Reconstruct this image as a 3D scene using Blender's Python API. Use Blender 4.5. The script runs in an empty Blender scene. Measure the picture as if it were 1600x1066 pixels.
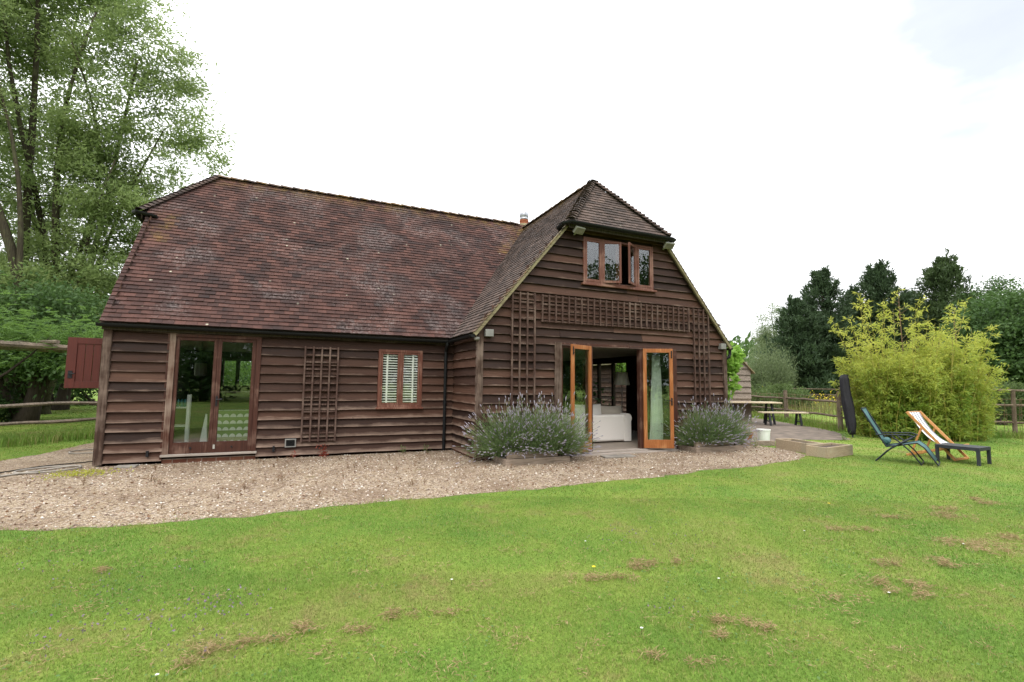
import bpy, math, random
import numpy as np
from mathutils import Vector, Matrix, Euler
from mathutils import noise as mnoise
from mathutils.geometry import tessellate_polygon

S = bpy.context.scene
COL = S.collection
R = math.radians

# ------------------------------------------------------------------ camera
cam_d = bpy.data.cameras.new('camera')
cam = bpy.data.objects.new('camera', cam_d)
COL.objects.link(cam)
cam_d.sensor_width = 36.0
cam_d.lens = 753.44 / 1600 * 36
cam_d.clip_start = 0.05
cam_d.clip_end = 2000
_r = Vector((0.91322732, -0.40729256, 0.01134186))
_u = Vector((-0.04573636, -0.07480991, 0.99614841))
_f = Vector((0.40487536, 0.91022868, 0.08694654))
CAM = Vector((3.201, -11.218, 1.6))
m = Matrix((( _r.x, _u.x, -_f.x, CAM.x), (_r.y, _u.y, -_f.y, CAM.y), (_r.z, _u.z, -_f.z, CAM.z), (0, 0, 0, 1)))
cam.matrix_world = m
S.camera = cam

# ------------------------------------------------------------------ world, sun, exposure
SUN_EL, SUN_AZ = R(52), R(212)      # azimuth clockwise from +Y: behind the camera, to its left
w = bpy.data.worlds.new('World')
S.world = w
w.use_nodes = True
nt = w.node_tree
nt.nodes.clear()
def wn(t, **k):
    n = nt.nodes.new(t)
    for a, b in k.items():
        setattr(n, a, b)
    return n
sky = wn('ShaderNodeTexSky', sky_type='NISHITA', sun_disc=False)
sky.sun_elevation = SUN_EL
sky.sun_rotation = SUN_AZ
sky.air_density = 1.0
sky.dust_density = 2.0
tc = wn('ShaderNodeTexCoord')
mp = wn('ShaderNodeMapping')
mp.inputs['Scale'].default_value = (1.2, 1.2, 2.6)
nt.links.new(tc.outputs['Generated'], mp.inputs['Vector'])
nz = wn('ShaderNodeTexNoise')
nz.inputs['Scale'].default_value = 2.2
nz.inputs['Detail'].default_value = 5
nz.inputs['Roughness'].default_value = 0.55
nt.links.new(mp.outputs['Vector'], nz.inputs['Vector'])
# a thin place in the cloud, up in the east
dot = wn('ShaderNodeVectorMath', operation='DOT_PRODUCT')
dot.inputs[1].default_value = (0.8282, 0.2684, 0.4919)
nt.links.new(tc.outputs['Generated'], dot.inputs[0])
mr = wn('ShaderNodeMapRange')
mr.inputs['From Min'].default_value = 0.962
mr.inputs['From Max'].default_value = 0.999
mr.inputs['To Min'].default_value = 0.0
mr.inputs['To Max'].default_value = 0.80
nt.links.new(dot.outputs['Value'], mr.inputs['Value'])
add = wn('ShaderNodeMath', operation='SUBTRACT')
nt.links.new(nz.outputs['Fac'], add.inputs[0])
nt.links.new(mr.outputs['Result'], add.inputs[1])
rp = wn('ShaderNodeMapRange')
rp.inputs['From Min'].default_value = -0.2
rp.inputs['From Max'].default_value = 0.36
rp.inputs['To Min'].default_value = 0.325
rp.inputs['To Max'].default_value = 1.0
nt.links.new(add.outputs['Value'], rp.inputs['Value'])
mix = wn('ShaderNodeMix', data_type='RGBA')
mix.inputs['B'].default_value = (17.0, 17.3, 17.8, 1)
nt.links.new(rp.outputs['Result'], mix.inputs['Factor'])
nt.links.new(sky.outputs['Color'], mix.inputs['A'])
# overcast luminance: brighter overhead than towards the horizon
sp = wn('ShaderNodeSeparateXYZ')
nt.links.new(tc.outputs['Generated'], sp.inputs[0])
el = wn('ShaderNodeMapRange')
el.inputs['From Min'].default_value = 0.0
el.inputs['From Max'].default_value = 1.0
el.inputs['To Min'].default_value = 0.56
el.inputs['To Max'].default_value = 1.62
nt.links.new(sp.outputs['Z'], el.inputs['Value'])
tone = wn('ShaderNodeMapRange')
tone.inputs['From Min'].default_value = 0.3
tone.inputs['From Max'].default_value = 0.7
tone.inputs['To Min'].default_value = 0.86
tone.inputs['To Max'].default_value = 1.12
nt.links.new(nz.outputs['Fac'], tone.inputs['Value'])
mu = wn('ShaderNodeMath', operation='MULTIPLY')
nt.links.new(el.outputs['Result'], mu.inputs[0])
nt.links.new(tone.outputs['Result'], mu.inputs[1])
sc = wn('ShaderNodeVectorMath', operation='SCALE')
sc.inputs[0].default_value = (17.0, 17.2, 17.6)
nt.links.new(mu.outputs['Value'], sc.inputs['Scale'])
nt.links.new(sc.outputs['Vector'], mix.inputs['B'])
bg = wn('ShaderNodeBackground')
bg.inputs['Strength'].default_value = 0.1
nt.links.new(mix.outputs['Result'], bg.inputs['Color'])
wo = wn('ShaderNodeOutputWorld')
nt.links.new(bg.outputs['Background'], wo.inputs['Surface'])

sd = bpy.data.lights.new('sun', 'SUN')
sd.energy = 1.1
sd.angle = R(14)
sd.color = (1.0, 0.95, 0.86)
sun = bpy.data.objects.new('sun', sd)
COL.objects.link(sun)
sdir = Vector((math.sin(SUN_AZ) * math.cos(SUN_EL), math.cos(SUN_AZ) * math.cos(SUN_EL), math.sin(SUN_EL)))
sun.rotation_euler = (-sdir).to_track_quat('-Z', 'Y').to_euler()
sun.location = (0, -20, 30)

S.view_settings.view_transform = 'Standard'
S.view_settings.look = 'None'
S.view_settings.exposure = 0.42
S.view_settings.gamma = 1.0
S.view_settings.use_curve_mapping = False
S.render.engine = 'CYCLES'
S.cycles.use_denoising = True
S.cycles.denoising_prefilter = 'ACCURATE'
S.cycles.max_bounces = 8
S.cycles.diffuse_bounces = 4
S.cycles.glossy_bounces = 4
S.cycles.transmission_bounces = 6
S.cycles.transparent_max_bounces = 12
S.cycles.caustics_reflective = False
S.cycles.caustics_refractive = False

# ------------------------------------------------------------------ materials
MATS = {}
class NG:
    """small helper round one material's node tree"""
    def __init__(s, name):
        s.m = bpy.data.materials.new(name)
        s.m.use_nodes = True
        s.t = s.m.node_tree
        s.b = s.t.nodes['Principled BSDF']
        s.out = s.t.nodes['Material Output']
        MATS[name] = s.m
    def n(s, t, ins=None, **k):
        nd = s.t.nodes.new(t)
        for a, b in k.items():
            setattr(nd, a, b)
        for a, b in (ins or {}).items():
            s.set(nd.inputs[a], b)
        return nd
    def set(s, sock, v):
        if isinstance(v, bpy.types.NodeSocket):
            s.t.links.new(v, sock)
        elif isinstance(v, (tuple, list)) and len(v) == 3 and sock.type == 'RGBA':
            sock.default_value = (*v, 1)
        else:
            sock.default_value = v
    def attr(s, name):
        return s.n('ShaderNodeAttribute', attribute_name=name).outputs['Fac']
    def pos(s, scale=(1, 1, 1), obj=False):
        v = s.n('ShaderNodeTexCoord').outputs['Object'] if obj else s.n('ShaderNodeNewGeometry').outputs['Position']
        return s.n('ShaderNodeMapping', {'Vector': v, 'Scale': scale}).outputs['Vector']
    def noise(s, vec, scale, detail=4, rough=0.55, dist=0.0):
        return s.n('ShaderNodeTexNoise', {'Vector': vec, 'Scale': scale, 'Detail': detail, 'Roughness': rough, 'Distortion': dist}).outputs['Fac']
    def vor(s, vec, scale, out='Distance', **k):
        return s.n('ShaderNodeTexVoronoi', {'Vector': vec, 'Scale': scale}, **k).outputs[out]
    def rng(s, v, a, b, c=0.0, d=1.0):
        return s.n('ShaderNodeMapRange', {'Value': v, 'From Min': a, 'From Max': b, 'To Min': c, 'To Max': d}).outputs['Result']
    def math(s, op, a, b=0.0):
        nd = s.n('ShaderNodeMath', operation=op)
        s.set(nd.inputs[0], a)
        s.set(nd.inputs[1], b)
        return nd.outputs[0]
    def mix(s, f, a, b, mode='MIX'):
        nd = s.n('ShaderNodeMix', data_type='RGBA', blend_type=mode)
        s.set(nd.inputs['Factor'], f)
        s.set(nd.inputs['A'], a)
        s.set(nd.inputs['B'], b)
        return nd.outputs['Result']
    def ramp(s, f, stops):
        nd = s.n('ShaderNodeValToRGB')
        e = nd.color_ramp.elements
        while len(e) > 1:
            e.remove(e[-1])
        e[0].position = stops[0][0]
        e[0].color = (*stops[0][1], 1)
        for p, c in stops[1:]:
            q = e.new(p)
            q.color = (*c, 1)
        s.set(nd.inputs['Fac'], f)
        return nd.outputs['Color']
    def bump(s, h, strength=0.5, dist=0.01):
        b = s.n('ShaderNodeBump', {'Height': h, 'Strength': strength, 'Distance': dist})
        s.t.links.new(b.outputs['Normal'], s.b.inputs['Normal'])
    def fin(s, col, rough=0.7, metal=0.0, spec=0.3):
        s.set(s.b.inputs['Base Color'], col)
        s.set(s.b.inputs['Roughness'], rough)
        s.b.inputs['Metallic'].default_value = metal
        s.b.inputs['Specular IOR Level'].default_value = spec
        return s.m

def mat_plain(name, col, rough=0.6, metal=0.0, spec=0.3, var=0.18, scale=6.0, stretch=(1, 1, 1), bump=0.0):
    g = NG(name)
    p = g.pos(stretch)
    n = g.noise(p, scale, 5)
    lo = tuple(c * (1 - var) for c in col)
    hi = tuple(min(1, c * (1 + var)) for c in col)
    c = g.mix(g.rng(n, 0.3, 0.7), lo, hi)
    if bump:
        g.bump(n, bump, 0.01)
    return g.fin(c, g.rng(n, 0.2, 0.8, rough * 0.85, min(1, rough * 1.12)), metal, spec)

def mat_leaf(name, dark, light, trans=0.35, rough=0.55, patch=0.6):
    g = NG(name)
    r = g.attr('rnd')
    n = g.noise(g.pos(), patch, 3)
    f = g.math('ADD', g.math('MULTIPLY', r, 0.65), g.math('MULTIPLY', g.rng(n, 0.3, 0.7), 0.35))
    c = g.mix(f, dark, light)
    g.fin(c, rough, 0, 0.25)
    tr = g.n('ShaderNodeBsdfTranslucent', {'Color': g.mix(0.5, c, tuple(min(1, x * 1.5) for x in light))})
    mx = g.n('ShaderNodeMixShader', {'Fac': trans})
    g.t.links.new(g.b.outputs[0], mx.inputs[1])
    g.t.links.new(tr.outputs[0], mx.inputs[2])
    g.t.links.new(mx.outputs[0], g.out.inputs['Surface'])
    return g.m

def mat_glass(name, tint=(0.955, 0.975, 0.96), refl=1.0):
    g = NG(name)
    tb = g.n('ShaderNodeBsdfTransparent', {'Color': tint})
    gl = g.n('ShaderNodeBsdfGlossy', {'Roughness': 0.01, 'Color': (0.95, 0.97, 1.0)})
    lw = g.n('ShaderNodeLayerWeight', {'Blend': 0.5}).outputs['Facing']
    f2 = g.math('ADD', g.math('MULTIPLY', g.math('POWER', lw, 5.0), 0.92), 0.075 * refl)
    f3 = g.n('ShaderNodeClamp', {'Value': f2}).outputs[0]
    mx = g.n('ShaderNodeMixShader', {'Fac': f3})
    g.t.links.new(tb.outputs[0], mx.inputs[1])
    g.t.links.new(gl.outputs[0], mx.inputs[2])
    g.t.links.new(mx.outputs[0], g.out.inputs['Surface'])
    return g.m

# weathered feather-edge boarding: dark stain, bleached and worn towards the lower lip
def mat_boards():
    g = NG('weathered_boards')
    r = g.attr('rnd')
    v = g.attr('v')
    p = g.pos()
    off = g.n('ShaderNodeCombineXYZ', {'X': g.math('MULTIPLY', r, 37.0), 'Z': g.math('MULTIPLY', r, 11.0)}).outputs[0]
    q = g.n('ShaderNodeVectorMath', {0: p, 1: off}, operation='ADD').outputs[0]
    st = g.n('ShaderNodeMapping', {'Vector': q, 'Scale': (1.0, 1.0, 22.0)}).outputs[0]
    grain = g.noise(st, 3.2, 6, 0.65, 0.4)
    blot = g.noise(q, 1.7, 4)
    base = g.ramp(g.math('ADD', g.math('MULTIPLY', grain, 0.55), g.math('MULTIPLY', r, 0.5)),
                  [(0.15, (0.0095, 0.0046, 0.0031)), (0.45, (0.032, 0.0142, 0.0088)), (0.7, (0.062, 0.0285, 0.0175)), (1.0, (0.118, 0.060, 0.038))])
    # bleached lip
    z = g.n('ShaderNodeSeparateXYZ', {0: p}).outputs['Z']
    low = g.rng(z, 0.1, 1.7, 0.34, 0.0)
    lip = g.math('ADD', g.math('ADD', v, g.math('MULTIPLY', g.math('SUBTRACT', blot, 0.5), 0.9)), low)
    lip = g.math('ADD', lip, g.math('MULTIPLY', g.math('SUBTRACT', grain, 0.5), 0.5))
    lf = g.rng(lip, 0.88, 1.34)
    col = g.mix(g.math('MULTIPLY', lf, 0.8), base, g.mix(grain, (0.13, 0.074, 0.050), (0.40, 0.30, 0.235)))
    knots = g.vor(g.n('ShaderNodeMapping', {'Vector': q, 'Scale': (1, 1, 2.2)}).outputs[0], 2.6)
    col = g.mix(g.rng(knots, 0.035, 0.07, 0.75, 0.0), col, (0.012, 0.007, 0.005))
    g.bump(grain, 0.5, 0.008)
    return g.fin(col, g.rng(grain, 0.2, 0.8, 0.62, 0.85), 0, 0.25)

# old clay tiles
def mat_tiles(name, a, b, c, moss=0.0, lichen=1.0, dirt=1.0):
    g = NG(name)
    r = g.attr('rnd')
    p = g.pos()
    big = g.noise(p, 0.7, 4, 0.6)
    mid = g.noise(p, 2.4, 4)
    fine = g.noise(p, 40, 3)
    f = g.math('ADD', g.math('MULTIPLY', r, 0.46), g.math('MULTIPLY', g.rng(mid, 0.3, 0.7), 0.46))
    col = g.ramp(f, [(0.05, a), (0.42, b), (0.72, c), (1.0, tuple(x * 1.45 for x in c))])
    col = g.mix(g.math('MULTIPLY', g.rng(big, 0.52, 0.68), 0.62 * dirt), col, (0.030, 0.022, 0.022))
    # pale lichen: fine speckle inside broad patches, and a few round rosettes
    patch = g.rng(g.noise(p, 0.72, 4, 0.6, 0.6), 0.51, 0.62)
    spk = g.rng(g.noise(p, 26, 3, 0.7), 0.50, 0.60)
    spk2 = g.rng(g.noise(p, 11, 2, 0.6), 0.54, 0.66)
    col = g.mix(g.math('MULTIPLY', g.math('MULTIPLY', patch, g.math('MAXIMUM', spk, spk2)), 0.27 * lichen), col, (0.38, 0.32, 0.30))
    ros = g.rng(g.vor(p, 2.1), 0.035, 0.075, 1.0, 0.0)
    ros = g.math('MULTIPLY', ros, g.rng(fine, 0.42, 0.52))
    col = g.mix(g.math('MULTIPLY', ros, 0.75 * lichen), col, (0.52, 0.50, 0.38))
    # rust-orange and moss
    org = g.math('MULTIPLY', g.attr('moss'), g.rng(g.noise(p, 3.5, 5, 0.7), 0.42, 0.62))
    col = g.mix(org, col, g.mix(g.noise(p, 6, 2), (0.20, 0.085, 0.022), (0.17, 0.14, 0.045)))
    col = g.mix(g.rng(fine, 0.3, 0.75, 0.25, 0.0), col, (0.02, 0.014, 0.013))
    g.bump(g.math('ADD', fine, g.math('MULTIPLY', mid, 0.6)), 0.5, 0.006)
    return g.fin(col, 0.85, 0, 0.2)

def mat_wood(name, a, b, wear=0.0, wearcol=(0.36, 0.28, 0.22), rough=0.5, spec=0.35, axis='Z'):
    g = NG(name)
    sc = {'Z': (18, 18, 1.0), 'X': (1.0, 18, 18), 'Y': (18, 1.0, 18)}[axis]
    gr = g.noise(g.pos(sc), 2.2, 5, 0.6, 0.5)
    blot = g.noise(g.pos(), 2.6, 4)
    col = g.mix(g.rng(gr, 0.3, 0.7), a, b)
    if wear:
        wv = g.rng(g.math('ADD', g.math('MULTIPLY', blot, 0.7), g.math('MULTIPLY', gr, 0.4)), 0.60 - wear * 0.22, 0.70)
        col = g.mix(g.math('MULTIPLY', wv, 0.75), col, wearcol)
    g.bump(gr, 0.35, 0.005)
    return g.fin(col, g.rng(gr, 0.2, 0.8, rough * 0.85, min(1, rough * 1.2)), 0, spec)

def mat_ground_lawn(name, blades):
    g = NG(name)
    p = g.n('ShaderNodeMapping', {'Vector': g.n('ShaderNodeNewGeometry').outputs['Position'], 'Scale': (1, 1, 0)}).outputs[0]
    big = g.noise(p, 0.33, 4, 0.55, 0.3)
    mid = g.noise(p, 1.15, 5, 0.65, 0.3)
    sm = g.noise(p, 7.0, 4, 0.65)
    f = g.math('ADD', g.math('MULTIPLY', big, 0.5), g.math('MULTIPLY', mid, 0.5))
    col = g.ramp(f, [(0.34, (0.100, 0.202, 0.031)), (0.45, (0.148, 0.250, 0.038)), (0.55, (0.204, 0.280, 0.048)), (0.68, (0.285, 0.272, 0.092))])
    # thin straw-coloured places
    thin = g.rng(g.math('ADD', g.math('MULTIPLY', mid, 0.65), g.math('MULTIPLY', sm, 0.35)), 0.55, 0.68)
    col = g.mix(g.math('MULTIPLY', thin, 0.75), col, (0.25, 0.195, 0.085))
    if blades:
        r = g.attr('rnd')
        v = g.attr('v')
        col = g.mix(g.math('MULTIPLY', r, 0.42), g.mix(0.22, col, (0.06, 0.13, 0.018), 'MIX'), g.mix(0.4, col, (0.255, 0.37, 0.075)))
        straw = g.rng(r, 0.93, 0.94)
        straw = g.rng(g.math('ADD', r, g.math('MULTIPLY', g.rng(sm, 0.45, 0.68), 0.22)), 0.93, 0.95)
        col = g.mix(g.math('MULTIPLY', straw, 0.7), col, (0.36, 0.265, 0.125))
        g.fin(col, 0.6, 0, 0.2)
        tr = g.n('ShaderNodeBsdfTranslucent', {'Color': col})
        mx = g.n('ShaderNodeMixShader', {'Fac': 0.35})
        g.t.links.new(g.b.outputs[0], mx.inputs[1])
        g.t.links.new(tr.outputs[0], mx.inputs[2])
        g.t.links.new(mx.outputs[0], g.out.inputs['Surface'])
    else:
        fine = g.noise(p, 55, 3, 0.7)
        col = g.mix(g.rng(fine, 0.35, 0.65, 0.60, 0.10), col, (0.045, 0.06, 0.015))  # bare ground darkened in its colour for the shade between grass blades
        g.bump(fine, 0.6, 0.02)
        g.fin(col, 0.9, 0, 0.1)
    return g.m

def mat_gravel():
    g = NG('pea_gravel')
    p = g.n('ShaderNodeMapping', {'Vector': g.n('ShaderNodeNewGeometry').outputs['Position'], 'Scale': (1, 1, 0)}).outputs[0]
    cell = g.vor(p, 78, 'Color')
    cell2 = g.vor(p, 27, 'Color')
    dist = g.vor(p, 78)
    sep = g.n('ShaderNodeSeparateColor', {0: cell}).outputs
    sep2 = g.n('ShaderNodeSeparateColor', {0: cell2}).outputs
    col = g.ramp(sep[0], [(0.0, (0.14, 0.092, 0.056)), (0.25, (0.31, 0.226, 0.140)), (0.6, (0.43, 0.335, 0.218)), (0.85, (0.53, 0.435, 0.31)), (1.0, (0.72, 0.64, 0.53))])
    col = g.mix(g.rng(sep2[1], 0.80, 0.9, 0, 0.6), col, (0.60, 0.52, 0.44))
    col = g.mix(g.rng(sep2[0], 0.86, 0.9, 0, 0.75), col, (0.09, 0.055, 0.038))
    big = g.noise(p, 0.9, 5, 0.6)
    col = g.mix(g.rng(big, 0.45, 0.72, 0.0, 0.62), col, (0.17, 0.105, 0.065))
    dirt = g.rng(g.noise(p, 3.2, 5, 0.7), 0.55, 0.68, 0.0, 0.5)
    col = g.mix(dirt, col, (0.14, 0.09, 0.06))
    mossy = g.rng(g.noise(p, 1.6, 4), 0.66, 0.74, 0, 0.55)
    col = g.mix(mossy, col, (0.22, 0.20, 0.06))
    col = g.mix(g.rng(dist, 0.2, 0.62, 0.0, 0.55), col, (0.07, 0.045, 0.03))
    g.bump(g.math('SUBTRACT', 1.0, dist), 0.9, 0.012)
    return g.fin(col, 0.85, 0, 0.2)

def mat_brick():
    g = NG('brick_plinth')
    p = g.pos()
    s = g.n('ShaderNodeSeparateXYZ', {0: p}).outputs
    v = g.n('ShaderNodeCombineXYZ', {'X': g.math('ADD', s[0], s[1]), 'Y': s[2]}).outputs[0]
    b = g.n('ShaderNodeTexBrick', {'Vector': v, 'Color1': (0.13, 0.045, 0.028), 'Color2': (0.20, 0.085, 0.05), 'Mortar': (0.30, 0.25, 0.2), 'Scale': 1.0,
                                   'Mortar Size': 0.006, 'Brick Width': 0.24, 'Row Height': 0.08})
    n = g.noise(p, 9, 4)
    col = g.mix(g.rng(n, 0.4, 0.7, 0, 0.6), b.outputs['Color'], (0.07, 0.04, 0.03))
    g.bump(n, 0.4, 0.01)
    return g.fin(col, 0.9, 0, 0.2)

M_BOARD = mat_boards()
M_TILE = mat_tiles('clay_tiles', (0.024, 0.0155, 0.0145), (0.058, 0.028, 0.0228), (0.100, 0.047, 0.037))
M_TILE2 = mat_tiles('grey_brown_clay_tiles', (0.040, 0.032, 0.028), (0.080, 0.058, 0.049), (0.128, 0.090, 0.074), lichen=0.45, dirt=0.5)
M_BRICK = mat_brick()
M_FRAME = mat_wood('red_brown_stain', (0.062, 0.021, 0.013), (0.115, 0.042, 0.025), rough=0.5)
M_FRAMEW = mat_wood('worn_red_brown_stain', (0.036, 0.0125, 0.008), (0.070, 0.025, 0.015), wear=0.12, wearcol=(0.16, 0.095, 0.07), rough=0.6, spec=0.25)
M_JAMB = mat_wood('bare_worn_jamb', (0.055, 0.022, 0.014), (0.10, 0.045, 0.03), wear=0.85, wearcol=(0.30, 0.235, 0.185), rough=0.75, spec=0.15)
M_WFRAME = mat_wood('window_stain', (0.085, 0.027, 0.016), (0.155, 0.056, 0.034), wear=0.2, wearcol=(0.25, 0.14, 0.10), rough=0.55)
M_LEAFDOOR = mat_wood('orange_brown_stain', (0.22, 0.072, 0.020), (0.37, 0.135, 0.042), wear=0.12, wearcol=(0.42, 0.2, 0.08), rough=0.38, spec=0.4)
M_SHUT = mat_wood('dark_red_paint', (0.062, 0.011, 0.007), (0.095, 0.017, 0.010), rough=0.55)
M_POST = mat_wood('weathered_corner_post', (0.030, 0.017, 0.012), (0.075, 0.045, 0.033), wear=0.45, wearcol=(0.2, 0.15, 0.12), rough=0.8, spec=0.15)
M_TREL = mat_wood('trellis_stain', (0.044, 0.023, 0.018), (0.090, 0.052, 0.040), wear=0.35, wearcol=(0.17, 0.12, 0.095), rough=0.7, spec=0.2)
M_BARGE = mat_wood('lichened_bargeboard', (0.10, 0.080, 0.050), (0.23, 0.19, 0.115), wear=0.7, wearcol=(0.27, 0.245, 0.14), rough=0.9, spec=0.1, axis='X')
M_BLACK = mat_plain('black_plastic', (0.008, 0.0085, 0.009), 0.55, spec=0.2, scale=3)
M_IRON = mat_plain('black_iron', (0.02, 0.02, 0.022), 0.5, 0.4)
M_GLASS = mat_glass('window_glass')
M_GREY = mat_plain('grey_metal', (0.22, 0.215, 0.20), 0.55, 0.2)
M_PALE = mat_plain('pale_grey_paint', (0.34, 0.335, 0.30), 0.6)
M_OAKSILL = mat_wood('grey_sill', (0.20, 0.165, 0.14), (0.42, 0.37, 0.32), rough=0.8, spec=0.15, axis='X')
M_TERRA = mat_plain('terracotta', (0.30, 0.095, 0.045), 0.8, bump=0.2)
M_COWL = mat_plain('mottled_steel', (0.34, 0.35, 0.37), 0.35, 0.75, var=0.5, scale=14)
M_LINING = mat_plain('dim_interior_wall', (0.26, 0.235, 0.20), 0.8)
M_FLOORIN = mat_wood('interior_boards', (0.16, 0.13, 0.105), (0.27, 0.22, 0.18), rough=0.5, axis='X')
M_LINEN = mat_plain('pale_linen', (0.72, 0.67, 0.63), 0.9, var=0.06, scale=160, bump=0.15)
M_CUSH = mat_plain('cushion_linen', (0.44, 0.38, 0.32), 0.9, var=0.08, scale=120, bump=0.15)
M_SHADE = mat_plain('lamp_shade_cloth', (0.80, 0.76, 0.70), 0.9, var=0.04)
M_CURT = mat_plain('pale_green_curtain', (0.66, 0.72, 0.64), 0.9, var=0.1)
M_WHITE = mat_plain('white_paint', (0.72, 0.72, 0.69), 0.5, var=0.06)
M_BLIND = mat_plain('white_slat', (0.74, 0.73, 0.68), 0.5, var=0.05)
M_STONE = mat_plain('grey_flagstone', (0.20, 0.18, 0.155), 0.85, var=0.35, scale=5, bump=0.5)
M_SLEEPER = mat_wood('old_sleeper', (0.13, 0.10, 0.075), (0.29, 0.235, 0.18), wear=0.4, rough=0.9, spec=0.1, axis='X')
M_NEWPL = mat_wood('pale_planter_wood', (0.27, 0.205, 0.135), (0.45, 0.36, 0.25), wear=0.3, wearcol=(0.30, 0.27, 0.2), rough=0.85, spec=0.1, axis='X')
M_SOIL = mat_plain('dark_soil', (0.06, 0.042, 0.03), 0.95, var=0.5, scale=30, bump=0.8)
M_BARK = mat_wood('bark', (0.026, 0.022, 0.015), (0.068, 0.058, 0.038), wear=0.25, wearcol=(0.08, 0.085, 0.04), rough=0.95, spec=0.1)
M_BARKD = mat_wood('dark_bark', (0.030, 0.024, 0.018), (0.075, 0.06, 0.045), rough=0.95, spec=0.1)
M_RAIL = mat_wood('grey_fence_wood', (0.10, 0.080, 0.062), (0.26, 0.215, 0.17), wear=0.5, rough=0.9, spec=0.1, axis='X')
M_RAILB = mat_wood('brown_fence_wood', (0.070, 0.050, 0.036), (0.16, 0.12, 0.088), wear=0.6, wearcol=(0.24, 0.19, 0.14), rough=0.9, spec=0.1, axis='X')
M_WIRE = mat_plain('rusty_wire', (0.20, 0.13, 0.08), 0.7, 0.3)
M_TEAK = mat_wood('honey_teak', (0.42, 0.185, 0.055), (0.60, 0.30, 0.11), rough=0.5)
M_TEAL = mat_plain('teal_mesh_fabric', (0.045, 0.115, 0.115), 0.75, var=0.15, scale=90)
M_TUBE = mat_plain('dark_steel_tube', (0.022, 0.028, 0.034), 0.4, 0.5)
M_CHAR = mat_plain('charcoal_resin', (0.028, 0.031, 0.036), 0.55)
M_COVER = mat_plain('black_cover_cloth', (0.009, 0.0085, 0.011), 0.75, var=0.35, scale=9, bump=0.5)
M_TABTOP = mat_wood('bleached_pine', (0.42, 0.34, 0.23), (0.60, 0.51, 0.37), rough=0.75, spec=0.15, axis='X')
M_DARKLEG = mat_plain('black_leg_paint', (0.022, 0.024, 0.028), 0.6)
M_HOSE = mat_plain('dull_hose', (0.26, 0.235, 0.20), 0.7)
M_LAWN = mat_ground_lawn('lawn_ground', False)
M_BLADE = mat_ground_lawn('lawn_blades', True)
M_GRAVEL = mat_gravel()
M_PATIO = mat_plain('patio_earth', (0.125, 0.098, 0.076), 0.9, var=0.5, scale=3, bump=0.4)
M_CULM = mat_plain('bamboo_culm', (0.30, 0.27, 0.06), 0.5)

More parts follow.
